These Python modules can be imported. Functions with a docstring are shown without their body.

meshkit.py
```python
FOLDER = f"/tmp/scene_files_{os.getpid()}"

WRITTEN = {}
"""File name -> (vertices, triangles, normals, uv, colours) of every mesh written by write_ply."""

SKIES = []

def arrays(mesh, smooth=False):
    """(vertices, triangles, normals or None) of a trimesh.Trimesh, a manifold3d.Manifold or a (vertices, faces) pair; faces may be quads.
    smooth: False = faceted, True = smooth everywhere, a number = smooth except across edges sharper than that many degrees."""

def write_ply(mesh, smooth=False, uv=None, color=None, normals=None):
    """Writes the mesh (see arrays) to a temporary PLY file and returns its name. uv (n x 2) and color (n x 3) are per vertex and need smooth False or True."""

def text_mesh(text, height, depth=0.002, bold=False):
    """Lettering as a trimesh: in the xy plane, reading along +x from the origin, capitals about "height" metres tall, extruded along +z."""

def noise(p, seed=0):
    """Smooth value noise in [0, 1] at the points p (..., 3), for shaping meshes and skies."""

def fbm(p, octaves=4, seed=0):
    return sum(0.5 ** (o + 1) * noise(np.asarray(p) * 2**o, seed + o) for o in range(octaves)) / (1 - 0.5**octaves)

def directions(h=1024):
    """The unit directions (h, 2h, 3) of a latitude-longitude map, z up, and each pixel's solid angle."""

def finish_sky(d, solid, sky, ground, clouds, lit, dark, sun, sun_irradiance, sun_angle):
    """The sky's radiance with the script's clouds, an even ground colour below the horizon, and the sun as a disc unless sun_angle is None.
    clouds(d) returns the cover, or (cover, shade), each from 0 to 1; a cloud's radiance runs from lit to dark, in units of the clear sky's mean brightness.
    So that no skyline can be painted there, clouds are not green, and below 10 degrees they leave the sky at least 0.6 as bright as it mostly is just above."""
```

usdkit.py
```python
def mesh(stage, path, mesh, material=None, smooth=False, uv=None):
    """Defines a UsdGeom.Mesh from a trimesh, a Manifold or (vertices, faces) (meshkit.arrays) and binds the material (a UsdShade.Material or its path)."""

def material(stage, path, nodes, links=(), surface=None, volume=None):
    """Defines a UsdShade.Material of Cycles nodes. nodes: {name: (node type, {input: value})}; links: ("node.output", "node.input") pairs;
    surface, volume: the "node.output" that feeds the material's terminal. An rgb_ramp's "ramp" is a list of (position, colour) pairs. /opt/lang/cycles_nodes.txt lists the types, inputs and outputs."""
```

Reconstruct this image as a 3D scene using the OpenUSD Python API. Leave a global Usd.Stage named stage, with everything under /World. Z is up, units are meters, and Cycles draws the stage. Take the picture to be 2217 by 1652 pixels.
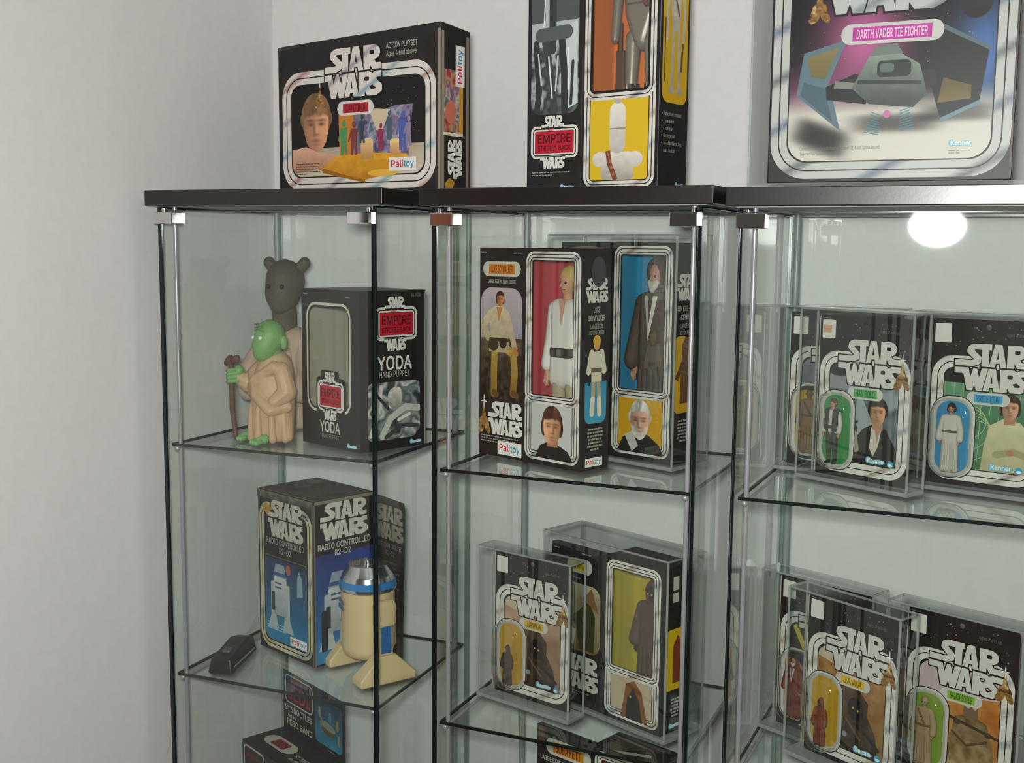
import math, functools, numpy as np, trimesh, manifold3d, usdkit, meshkit
from pxr import Usd, UsdGeom, UsdLux, UsdShade, Gf, Sdf, Vt
from shapely.geometry import Polygon, LineString, Point, box as sbox
from shapely.ops import unary_union
from shapely import affinity
MF = manifold3d.Manifold
RNG = np.random.default_rng(7)
stage = Usd.Stage.CreateInMemory()
UsdGeom.SetStageUpAxis(stage, 'Z'); UsdGeom.SetStageMetersPerUnit(stage, 1.0)
UsdGeom.Xform.Define(stage, '/World'); UsdGeom.Scope.Define(stage, '/World/Looks')
# ---------------------------------------------------------------- camera, lights, exposure
EXPOSURE = 0.0
EYE = (1.2341, -1.4731, 1.5481)
cam = UsdGeom.Camera.Define(stage, '/World/camera')
R_, U_, F_ = (0.9250, 0.3798, 0.0092), (-0.0531, 0.1054, 0.9930), (-0.3762, 0.9191, -0.1176)
cam.AddTransformOp().Set(Gf.Matrix4d(*R_, 0, *U_, 0, *[-c for c in F_], 0, *EYE, 1))
cam.CreateHorizontalApertureAttr(36.0); cam.CreateFocalLengthAttr(2478.43 / 2217 * 36.0)
cam.CreateExposureAttr(EXPOSURE); cam.CreateClippingRangeAttr(Gf.Vec2f(0.02, 50))
flash = UsdLux.DiskLight.Define(stage, '/World/camera_flash')          # the camera's own flash: a small reflector beside the lens
flash.CreateRadiusAttr(0.05); flash.CreateIntensityAttr(960.0); flash.CreateColorAttr(Gf.Vec3f(1.0, 0.998, 0.955))
flash.AddTranslateOp().Set(Gf.Vec3d(1.200, -1.49, 1.605)); flash.AddRotateXYZOp().Set(Gf.Vec3f(84.0, 0.0, 13.0)); flash.AddScaleOp().Set(Gf.Vec3f(1.25, .92, 1))
lamp = UsdLux.DiskLight.Define(stage, '/World/ceiling_lamp_light')        # the room's ceiling lamp, dim beside the flash
lamp.CreateRadiusAttr(0.16); lamp.CreateIntensityAttr(9.0); lamp.CreateColorAttr(Gf.Vec3f(1.0, 0.93, 0.84))
lamp.AddTranslateOp().Set(Gf.Vec3d(1.9, -1.6, 2.44))
# ---------------------------------------------------------------- materials
def rgb(c):
    if isinstance(c, str):
        c = c.lstrip('#'); c = [int(c[i:i + 2], 16) / 255 for i in (0, 2, 4)]
    return np.array(c, float)
def lin(c):
    c = np.clip(rgb(c) if isinstance(c, str) else np.asarray(c, float), 0, 1)
    return np.where(c <= .04045, c / 12.92, ((c + .055) / 1.055) ** 2.4)
def L(n): return '/World/Looks/' + n
def M(name, nodes, links=(), surface='p.BSDF'): return usdkit.material(stage, L(name), nodes, links, surface=surface)
def plain(name, c, rough=.5, metal=0, spec=.5, **kw):
    return M(name, {'p': ('principled_bsdf', dict(base_color=lin(c), roughness=rough, metallic=metal, specular_ior_level=spec, **kw))})
def mottled(name, c1, c2, scale, rough=.6, bump=0.0, spec=.4, detail=4, metal=0):
    n = {'tc': ('texture_coordinate', {}), 'n': ('noise_texture', {'scale': scale, 'detail': detail}), 'r': ('rgb_ramp', {'ramp': [(.35, lin(c1)), (.65, lin(c2))]}),
         'p': ('principled_bsdf', {'roughness': rough, 'specular_ior_level': spec, 'metallic': metal})}
    l = [('tc.object', 'n.vector'), ('n.fac', 'r.fac'), ('r.color', 'p.base_color')]
    if bump:
        n['b'] = ('bump', {'strength': bump, 'distance': .002}); l += [('n.fac', 'b.height'), ('b.normal', 'p.normal')]
    return M(name, n, l)
def clear(name, tint, r0, rough, glint=(1, 1, 1)):
    """A sheet of glass or plastic: light passes straight through, tinted, and part of it is mirrored by Schlick's rule."""
    n = {'lw': ('layer_weight', {'blend': .5}), 'pw': ('math', {'math_type': 'power', 'value2': 5.0}), 'ma': ('math', {'math_type': 'multiply_add', 'value2': 1 - r0, 'value3': r0, 'use_clamp': True}),
         't': ('transparent_bsdf', {'color': tint}), 'g': ('glossy_bsdf', {'color': glint, 'roughness': rough}), 'm': ('mix_closure', {})}
    return M(name, n, [('lw.facing', 'pw.value1'), ('pw.value', 'ma.value1'), ('ma.value', 'm.fac'), ('t.BSDF', 'm.closure1'), ('g.BSDF', 'm.closure2')], 'm.closure')
plaster = mottled('wall_plaster', '#d9d7d6', '#dcdad9', 60, .75, .05, .2)
ceiling_paint = plain('ceiling_paint', '#dcdad6', .8)
carpet = mottled('floor_carpet', '#7b746a', '#8d857a', 220, .95, .3, .1)
door_wood = mottled('door_wood', '#6b3218', '#7a3c1e', 9, .45)
door_dark = plain('door_frame_dark', '#1c1512', .5)
foil = mottled('black_brown_foil', '#120e0d', '#181211', 180, .30, .02, .72)
foil_under = plain('underside_board', '#8f918c', .5)
glass = clear('cabinet_glass', (.965, .998, .978), .05, .02)
glass_edge = plain('glass_edge_green', '#0f1a19', .12, 0, .6)
edge_soft = plain('glass_edge_pale', '#71837a', .25, 0, .6)
rear_rod = plain('rear_rod_grey', '#7f8b84', .4, 0, .5)
acrylic = clear('acrylic_sheet', (.97, .985, .978), .075, .02)
acrylic_edge = M('acrylic_edge', {'t': ('transparent_bsdf', {'color': (.90, .92, .905)}), 'p': ('principled_bsdf', {'base_color': lin('#c6cbc6'), 'roughness': .07, 'specular_ior_level': .9}), 'm': ('mix_closure', {'fac': .36})},
                 [('t.BSDF', 'm.closure1'), ('p.BSDF', 'm.closure2')], 'm.closure')
film = clear('window_film', (.97, .97, .96), .07, .06)
blister = clear('blister_plastic', (.965, .97, .96), .09, .08)
chrome = plain('chrome', '#d8d8d6', .06, 1)
rod_metal = plain('satin_steel', '#a3a1a6', .33, .35)
printed = M('printed_card', {'a': ('attribute', {'attribute': 'ink'}), 'p': ('principled_bsdf', {'roughness': .42, 'specular_ior_level': .35})}, [('a.color', 'p.base_color')])
card_black = mottled('carton_black', '#191716', '#221f1e', 30, .45, 0, .4)
card_worn = mottled('carton_worn_black', '#2b2622', '#4a443c', 26, .7, .2, .2)
card_grey = mottled('carton_grey', '#8b877d', '#9a958a', 30, .8)
card_white = plain('card_white', '#c9c6bd', .7)
_pl = {}
def paint(c, rough=.45, spec=.4, metal=0):
    k = (c, rough, spec, metal)
    if k not in _pl: _pl[k] = plain('paint_%03d' % len(_pl), c, rough, metal, spec)
    return _pl[k]
# ---------------------------------------------------------------- scene helpers
_used = {}
def numbered(parent, name):
    k = (parent, name); n = _used.get(k, 0); _used[k] = n + 1
    return f'{parent}/{name}' + ('_%03d' % n if n else '')
def thing(name, label, cat, loc=(0, 0, 0), rot=0, group=None):
    x = UsdGeom.Xform.Define(stage, numbered('/World', name))
    x.AddTranslateOp().Set(Gf.Vec3d(*map(float, loc))); x.AddRotateZOp().Set(float(rot))
    p = x.GetPrim(); p.SetCustomDataByKey('label', label); p.SetCustomDataByKey('category', cat)
    if group: p.SetCustomDataByKey('group', group)
    return p
def obj(name, mesh, mat, parent=None, smooth=False, label=None, colors=None):
    path = numbered(str(parent.GetPath()) if parent is not None else '/World', name)
    m = usdkit.mesh(stage, path, mesh, mat, smooth=smooth)
    if colors is not None:
        UsdGeom.PrimvarsAPI(m).CreatePrimvar('ink', Sdf.ValueTypeNames.Color3fArray, 'vertex').Set(Vt.Vec3fArray.FromNumpy(np.asarray(colors, np.float32)))
    p = m.GetPrim()
    if label: p.SetCustomDataByKey('label', label)
    return p
def struct(name, mesh, mat, label=None):
    p = obj(name, mesh, mat); p.SetCustomDataByKey('kind', 'structure')
    if label: p.SetCustomDataByKey('label', label)
    return p
def cat(ms): return trimesh.util.concatenate([m if isinstance(m, trimesh.Trimesh) else tm(m) for m in ms])
def tm(m):
    if isinstance(m, trimesh.Trimesh): return m
    q = m.to_mesh(); return trimesh.Trimesh(q.vert_properties[:, :3], q.tri_verts, process=False)
def bx(x0, x1, y0, y1, z0, z1):
    m = trimesh.creation.box([x1 - x0, y1 - y0, z1 - z0]); m.apply_translation([(x0 + x1) / 2, (y0 + y1) / 2, (z0 + z1) / 2]); return m
def rbx(x0, x1, y0, y1, z0, z1, r=.0015, seg=8):
    s = MF.sphere(r, seg)
    return tm(MF.batch_hull([s.translate([x, y, z]) for x in (x0 + r, x1 - r) for y in (y0 + r, y1 - r) for z in (z0 + r, z1 - r)]))
def cyl(p, q, r, seg=12): return trimesh.creation.cylinder(radius=r, segment=[p, q], sections=seg)
def quad(pts): return (np.array(pts, float), np.array([[0, 1, 2, 3]]))
def chain(js, seg=20):
    """Hulls of neighbouring spheres [(point, radius), ...], joined: a tapering limb."""
    ss = [MF.sphere(r, seg).translate([float(c) for c in p]) for p, r in js]
    if len(ss) == 1: return ss[0]
    out = MF()
    for a, b in zip(ss, ss[1:]): out += MF.batch_hull([a, b])
    return out
def hull(js, seg=20): return MF.batch_hull([MF.sphere(r, seg).translate([float(c) for c in p]) for p, r in js])
def soft(m, edge, it=6):
    t = tm(m.refine_to_length(edge)); t.merge_vertices()
    trimesh.smoothing.filter_taubin(t, iterations=it); return t
# ---------------------------------------------------------------- flat print: coloured shapes on a face, in centimetres
@functools.lru_cache(None)
def glyphs(txt, bold):
    m = meshkit.text_mesh(txt, 1.0, .1, bold); f = m.faces[m.face_normals[:, 2] > .5]
    return m.vertices[:, :2].copy(), f.copy()
def st(pts, w, cap=2, join=2): return LineString(pts).buffer(w / 2, cap_style=cap, join_style=join)
def ell(x, y, a, b, rot=0): return affinity.rotate(affinity.scale(Point(x, y).buffer(1, 24), a, b), rot)
def rr(x0, y0, x1, y1, r): return sbox(x0 + r, y0 + r, x1 - r, y1 - r).buffer(r, 10)
def letter_A(x, w, h=4.4):
    k = w / 2.9; P = lambda pts: Polygon([(x + a * k, b * h / 4.4) for a, b in pts])
    return P([(0, 0), (.85, 4.4), (2.05, 4.4), (2.9, 0)]) - P([(1.0, -.1), (1.12, .75), (1.78, .75), (1.9, -.1)]) - P([(1.27, 1.55), (1.45, 3.2), (1.63, 1.55)])
def letter_R(x, tail, h=4.4):
    g = sbox(x, 0, x + 1.15, h).union(sbox(x + .5, 1.7, x + 1.7, h)).union(Point(x + 1.7, 3.05).buffer(1.35)) - rr(x + 1.12, 2.7, x + 1.95, 3.45, .2)
    return g.union(st([(x + 1.2, 2.0), (x + 1.95, .57)] + [(tail, .57)], 1.1)).intersection(sbox(-40, 0, 60, h))
@functools.lru_cache(None)
def logo_rows(tl=0.0, tr=0.0):
    """The two rows of the outlined film logo in a 10 x 9.4 field; tl, tr: how far its tails run on to the left and right."""
    S = st([(-.2 - tl, .57), (1.7, .57), (2.45, .9), (2.55, 1.6), (1.9, 2.25), (1.35, 2.9), (1.5, 3.55), (2.0, 3.83), (4.7, 3.83)], 1.14, 2, 1)
    up = unary_union([S, sbox(3.15, 0, 4.3, 4.4), letter_A(4.35, 2.75), letter_R(7.15, 10.3 + tr)])
    W = unary_union([st([(-.2 - tl, 3.83), (.9, 3.83)], 1.14), st([(.55, 4.9), (1.45, .25), (2.2, 3.4), (2.95, .25), (3.85, 4.9)], 1.0)]).intersection(sbox(-40, 0, 30, 4.4))
    S2 = st([(8.2, .57), (9.3, .57), (9.95, 1.0), (9.95, 1.65), (9.3, 2.25), (8.85, 2.95), (9.05, 3.55), (9.5, 3.83), (10.4 + tr, 3.83)], 1.14, 2, 1)
    lo = unary_union([W, letter_A(3.55, 2.7), letter_R(6.2, 8.4), S2])
    return affinity.translate(up, 0, 4.75), lo
class Print:
    def __init__(s, w, h, hole=None): s.w, s.h, s.v, s.f, s.c, s.n, s.k = w, h, [], [], [], 0, 0; s.clip = sbox(0, 0, w, h) - hole.buffer(-.01) if hole else sbox(0, 0, w, h)
    def raw(s, v, f, color):
        v = np.asarray(v, float)
        c = color(v[:, 0], v[:, 1]) if callable(color) else np.tile(rgb(color), (len(v), 1))
        s.v.append(np.column_stack([v, np.full(len(v), s.k)])); s.f.append(np.asarray(f) + s.n); s.c.append(lin(np.asarray(c))); s.n += len(v); s.k += 1
    def add(s, g, color, sub=None):
        if isinstance(g, list): g = Polygon(g)
        if not g.is_valid: g = g.buffer(0)
        g = g.intersection(s.clip); vs, fs, n = [], [], 0
        for q in getattr(g, 'geoms', [g]):
            if q.geom_type != 'Polygon' or q.area < 1e-5: continue
            v, f = trimesh.creation.triangulate_polygon(q, engine='earcut')
            if callable(color):
                v3, f = trimesh.remesh.subdivide_to_size(np.column_stack([v, np.zeros(len(v))]), f, sub or .45, max_iter=14); v = v3[:, :2]
            vs.append(v); fs.append(f + n); n += len(v)
        if vs: s.raw(np.vstack(vs), np.vstack(fs), color)
        return s
    def rect(s, x0, y0, x1, y1, c, r=0, sub=None): return s.add(rr(x0, y0, x1, y1, r) if r else sbox(x0, y0, x1, y1), c, sub)
    def text(s, t, x, y, h, c, w=None, align='c', rot=0, bold=True, slant=0):
        v, f = glyphs(t, bold); v = v.copy(); x0, x1 = v[:, 0].min(), v[:, 0].max()
        v[:, 0] += slant * v[:, 1]
        k = (w / (x1 - x0)) if w else h
        v[:, 0] = (v[:, 0] - (x0 if align == 'l' else x1 if align == 'r' else (x0 + x1) / 2)) * k; v[:, 1] *= h
        a = math.radians(rot); ca, sa = math.cos(a), math.sin(a)
        s.raw(np.column_stack([x + ca * v[:, 0] - sa * v[:, 1], y + sa * v[:, 0] + ca * v[:, 1]]), f, c); return s
    def lines(s, x, y, w, n, c, lh=.35, th=.16, align='l', seed=1):
        r = np.random.default_rng(seed); gs = []
        for i in range(n):
            ww = w * (r.uniform(.75, 1) if i < n - 1 else r.uniform(.4, .7)); x0 = x if align == 'l' else x - ww / 2; p = x0
            while p < x0 + ww - .1:
                q = min(p + r.uniform(.25, .8), x0 + ww); gs.append(sbox(p, y - i * lh, q, y - i * lh + th)); p = q + .12
        return s.add(unary_union(gs), c)
    def logo(s, x, y, w, h, c='#d6d4cd', tl=0, tr=0, rot=0, outline=None, rows=(0, 1), slant=0):
        for i in rows:
            one = len(rows) == 1; g = logo_rows(tl, tr)[i]
            if one and i == 0: g = affinity.translate(g, 0, -4.75)
            g = affinity.affine_transform(g, [w / 10, slant * w / 10, 0, h / (4.4 if one else 9.2), x, y])
            if rot: g = affinity.rotate(g, rot, origin=(x, y))
            if outline: s.add(g.buffer(outline, join_style=2), '#151313')
            s.add(g, c, .6)
        return s
    def pill(s, x0, y0, x1, y1, c, txt=None, tc='#3a1a10', rim='#cfcdc6', th=.5):
        h = y1 - y0; s.rect(x0, y0, x1, y1, rim, h * .48); s.rect(x0 + h * .55, y0 + h * .17, x1 - h * .55, y1 - h * .17, c)
        if txt: s.text(txt, (x0 + x1) / 2, y0 + h * (.5 - th / 2), h * th, tc, w=(x1 - x0 - h * 1.5))
        return s
    def frame(s, x0, y0, x1, y1, r, c, bands=(.55, .12, .55, .12), inner=None, hole=False):
        """Nested rounded stripes: light, dark, light, dark; then the picture field inside."""
        o = rr(x0, y0, x1, y1, r); dark, outer = '#161413', o
        for i, b in enumerate(bands):
            q = outer.buffer(-b); s.add(outer - q if (hole or i < len(bands) - 1 or not inner) else outer, c if i % 2 == 0 else dark, .9); outer = q
        if inner: s.add(outer, inner, .5)
        return outer
    def palitoy(s, x, y, w, h, rot=0):
        a = math.radians(rot); ca, sa = math.cos(a), math.sin(a)
        s.add(affinity.rotate(sbox(x, y, x + w, y + h), rot, origin=(x, y)), '#dedcd4')
        for t, o, ww, c in (('Pali', .08, .44, '#c01f3a'), ('toy', .54, .38, '#2a8fb8')):
            s.text(t, x + ca * w * o - sa * h * .3, y + sa * w * o + ca * h * .3, h * .48, c, w=w * ww, align='l', rot=rot)
        return s
    def kenner(s, x, y, w, dot=False):
        h = w * .27
        s.add(unary_union([ell(x + w * .12, y + h * .5, w * .14, h * .6), ell(x + w * .3, y + h * .25, w * .25, h * .3), ell(x + w * .7, y + h * .4, w * .3, h * .42)]), '#6fb7d0')
        s.text('Kenner', x + w * .52, y + h * .14, h * .72, '#e4e4de', w=w * .88)
        if dot:
            s.add(Point(x + w * 1.28, y + h * .3).buffer(w * .16), '#2f9cc0'); s.add(ell(x + w * 1.28, y + h * .12, w * .12, w * .06), '#dfe6e4')
        return s
    def film_logo(s, x, y, w, h, sub=True):
        """STAR / red panel in a frame / WARS"""
        s.frame(x, y + h * .2, x + w, y + h * .8, h * .12, '#d2d0c8', (h * .045, h * .02, h * .03, h * .02))
        s.add(sbox(x + w * .22, y + h * .74, x + w * .68, y + h * .99), '#191716'); s.add(sbox(x + w * .2, y + h * .01, x + w * .74, y + h * .24), '#191716')
        s.logo(x + w * .26, y + h * .775, w * .4, h * .21, rows=(0,), c='#d2d0c8', tl=.6, tr=.8); s.logo(x + w * .24, y + h * .015, w * .46, h * .21, rows=(1,), c='#d2d0c8', tl=.6, tr=.4)
        s.rect(x + w * .1, y + h * .3, x + w * .9, y + h * .7, '#b5132c')
        s.text('EMPIRE', x + w * .5, y + h * .485, h * .16, '#4e0c18', w=w * .7); s.text('STRIKES BACK', x + w * .5, y + h * .345, h * .09, '#4e0c18', w=w * .7); s.text('THE', x + w * .42, y + h * .7, h * .05, '#b5132c', w=w * .14)
        return s
    def mesh(s, parent, name, fmap, label=None):
        v = np.vstack(s.v); z = 2e-4 + v[:, 2] * 2.2e-5
        return obj(name, trimesh.Trimesh(fmap(v[:, 0] * .01, v[:, 1] * .01, z), np.vstack(s.f), process=False), printed, parent, colors=np.vstack(s.c), label=label)
def on_front(y=0.0, x0=0.0): return lambda u, v, z: np.column_stack([x0 + u, y - z, v])
def on_right(x): return lambda u, v, z: np.column_stack([x + z, u, v])
def on_left(d, x=0.0): return lambda u, v, z: np.column_stack([x - z, d - u, v])
def on_top(h): return lambda u, v, z: np.column_stack([u, v, h + z])
def grad(y0, c0, y1, c1, noise=0, sc=1.0, seed=0):
    a, b = rgb(c0), rgb(c1)
    def f(u, v):
        t = np.clip((v - y0) / (y1 - y0), 0, 1)[:, None]; c = a * (1 - t) + b * t
        if noise: c = c + noise * (meshkit.fbm(np.column_stack([u * sc, v * sc, u * 0 + seed]), 4, seed)[:, None] - .5)
        return c
    return f
def blotch(cs, sc=.4, seed=0):
    """Soft patches of several colours, like an out-of-focus photograph."""
    cs = np.array([rgb(c) for c in cs])
    def f(u, v):
        t = np.clip((meshkit.fbm(np.column_stack([u * sc, v * sc, u * 0 + seed]), 3, seed) - .25) * 2, 0, .999) * (len(cs) - 1); i = t.astype(int); k = (t - i)[:, None]
        return cs[i] * (1 - k) + cs[np.minimum(i + 1, len(cs) - 1)] * k
    return f
def streaks(base='#cfccc4', cs=('#5d6a78', '#7d6d5c'), period=4.2, width=.14, seed=0):
    """Printed metal sheen of the stripes: slanting darker bars."""
    a, cc = rgb(base), np.array([rgb(c) for c in cs])
    def f(u, v):
        t = (v - .55 * u + seed) / period; k = np.clip(1 - np.abs(t - np.round(t)) / width, 0, 1)[:, None] * .75; return a * (1 - k) + cc[np.round(t).astype(int) % len(cc)] * k
    return f
def stars(P, x0, y0, x1, y1, n, seed=0):
    r = np.random.default_rng(seed)
    P.add(unary_union([Point(r.uniform(x0, x1), r.uniform(y0, y1)).buffer(r.uniform(.03, .09), 2) for _ in range(n)]), '#9a9894')
def spark(P, x, y, s):
    """The small golden group at the logo's side: only a glint on a warm heap."""
    for dx, dy, a, b in ((0, .75, .13, .42), (-.16, .35, .2, .4), (.2, .38, .17, .38), (0, 1.15, .07, .25), (-.3, .12, .16, .2), (.33, .12, .14, .2)): P.add(ell(x + dx * s, y + dy * s, a * s, b * s, dx * 40), blotch(['#4a3018', '#a57a3c', '#6e4a24', '#c9a870'], 2.2 / s * 2, 3), .3 * s / 2.6)
    P.add(unary_union([ell(x, y + s * 1.5, s * .035, s * .35), ell(x, y + s * 1.5, s * .2, s * .03)]), '#d6d3c8')
def face(P, x, y, r, skin='#b98a6a', hair='#3a2417', beard=None, light=-1, hairy=.35, mop=1.0, sides=1.0):
    """A person's head, printed like a photograph: one field of tones on a smooth oval, with hair around it."""
    sk, hr = rgb(skin), rgb(hair); bd = rgb(beard) if beard else None
    def G(u, v, a, b, sa, sb): return np.exp(-((u - a) / sa) ** 2 - ((v - b) / sb) ** 2)
    def hairtone(u, v):
        n = meshkit.fbm(np.column_stack([(u - x) / r * 4, (v - y) / r * 1.6, u * 0 + 3]), 3, 5); return hr * (.55 + .95 * n)[:, None]
    P.add(unary_union([ell(x, y + r * .32, r * .9 * mop, r * .98), ell(x - r * .66, y - r * .1 * sides + r * .25 * (1 - sides), r * .26 * mop, r * (.62 * sides + .3 * (1 - sides))), ell(x + r * .66, y - r * .1 * sides + r * .25 * (1 - sides), r * .26 * mop, r * (.62 * sides + .3 * (1 - sides)))]), hairtone, r * .16)
    oval = Polygon([(x + r * a, y + r * b) for a, b in [(-.60, .62), (-.68, .2), (-.66, -.25), (-.52, -.68), (-.28, -.98), (0, -1.08), (.28, -.98), (.52, -.68), (.66, -.25), (.68, .2), (.60, .62), (.3, .9), (-.3, .9)]]).buffer(r * .12).buffer(-r * .1)
    def tone(u, v):
        a, b = (u - x) / r, (v - y) / r; k = 1.0 + .28 * light * a - .18 * np.clip(np.abs(a) - .4, 0, 1) + .06 * b
        k = k * (1 - .50 * (G(a, b, -.29, .05, .16, .07) + G(a, b, .29, .05, .16, .07))) * (1 - .45 * (G(a, b, -.30, .21, .22, .05) + G(a, b, .30, .21, .22, .05))) * (1 - .28 * G(a, b, -.12 * light, -.14, .07, .26)) * (1 - .38 * G(a, b, 0, -.36, .15, .045))
        k = k * (1 + .12 * G(a, b, .06 * light, -.2, .06, .2)) * (1 - .22 * G(a, b, 0, -.76, .2, .05)) * (1 - .3 * np.clip(-b - .8, 0, .4))
        m = np.clip(G(a, b, 0, -.60, .24, .055), 0, 1)[:, None]; c = sk * np.clip(k, .12, 1.3)[:, None]; c = c * (1 - .6 * m) + .6 * m * np.array([.42, .20, .17])
        n = meshkit.fbm(np.column_stack([a * 4, b * 4, a * 0 + 1]), 2, 9)
        top = np.clip((b - (.70 - hairy * .55) - .35 * a * a * 0 + .18 * (n - .5) + .25 * np.clip(np.abs(a) - .35, 0, 1)) * 9, 0, 1)[:, None]; c = c * (1 - top) + top * hairtone(u, v)
        if bd is not None:
            w = np.clip(np.clip((-b - .42 + .45 * np.abs(a) * (np.abs(a) > .3)) * 5, 0, 1) * (1 - .9 * m[:, 0]) + 0, 0, 1)[:, None] * .85; c = c * (1 - w) + w * bd * (.75 + .5 * n)[:, None]
        return c
    P.add(oval, tone, r * .07 if r > 1.2 else r * .1)
# ---------------------------------------------------------------- the room
WX, BY, RX, RY, CZ = -.028, .405, 3.3, -3.7, 2.5
struct('wall_left', bx(WX - .1, WX, RY, BY, 0, CZ), plaster, 'white painted wall left of the cabinets')
struct('wall_back', bx(WX - .1, RX + .1, BY, BY + .1, 0, CZ), plaster, 'white painted wall behind the cabinets')
struct('wall_right', bx(RX, RX + .1, RY, BY, 0, CZ), plaster)
struct('wall_front', bx(WX - .1, RX + .1, RY - .1, RY, 0, CZ), plaster)
struct('floor', bx(WX - .1, RX + .1, RY - .1, BY + .1, -.1, 0), carpet)
struct('ceiling', bx(WX - .1, RX + .1, RY - .1, BY + .1, CZ, CZ + .1), ceiling_paint)
dr = thing('door_1', 'brown wooden door in the left wall', 'door', (WX, -1.25, 0)); dr.SetCustomDataByKey('kind', 'structure'); dr.ClearCustomDataByKey('category')
obj('door_leaf', bx(0, .012, -.43, .40, .005, 2.02), door_wood, dr); obj('door_frame', cat([bx(0, .02, .40, .50, 0, 2.12), bx(0, .02, -.53, -.43, 0, 2.12), bx(0, .02, -.43, .40, 2.02, 2.12)]), door_dark, dr)
obj('door_handle', cat([cyl((.012, .32, 1.02), (.06, .32, 1.02), .009), cyl((.055, .33, 1.02), (.055, .21, 1.02), .009)]), chrome, dr, smooth=40)
# ---------------------------------------------------------------- glass cabinets
H, TT, W, D, GI, GY, ED = 1.63, .024, .426, .356, .0166, .0097, .0045
ZS = (1.2243, .8364, .4485)
def sheet(parent, name, axis, at, a0, a1, b0, b1, th=ED, ew=.003, mat=None, emat=None, soft_far=False):
    """One pane: its clear face and, as a sub-part, the rim of its cut edge, th thick."""
    def V(a, b, t): return {'y': (a, at + t, b), 'x': (at + t, a, b), 'z': (a, b, at - t)}[axis]
    p = obj(name, quad([V(a0, b0, th / 2), V(a1, b0, th / 2), V(a1, b1, th / 2), V(a0, b1, th / 2)]), mat or glass, parent)
    rim = []
    for (p0, p1, q0, q1) in ((a0, a0 + ew, b0, b1), (a1 - ew, a1, b0, b1), (a0 + ew, a1 - ew, b0, b0 + ew), (a0 + ew, a1 - ew, b1 - ew, b1)):
        lo, hi = np.minimum(V(p0, q0, 0), V(p1, q1, th)), np.maximum(V(p0, q0, 0), V(p1, q1, th)); rim.append(bx(lo[0], hi[0], lo[1], hi[1], lo[2], hi[2]))
    if soft_far: obj('pane_edge', rim.pop(1), edge_soft, p)
    obj('pane_edge', cat(rim), emat or glass_edge, p); return p
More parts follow.
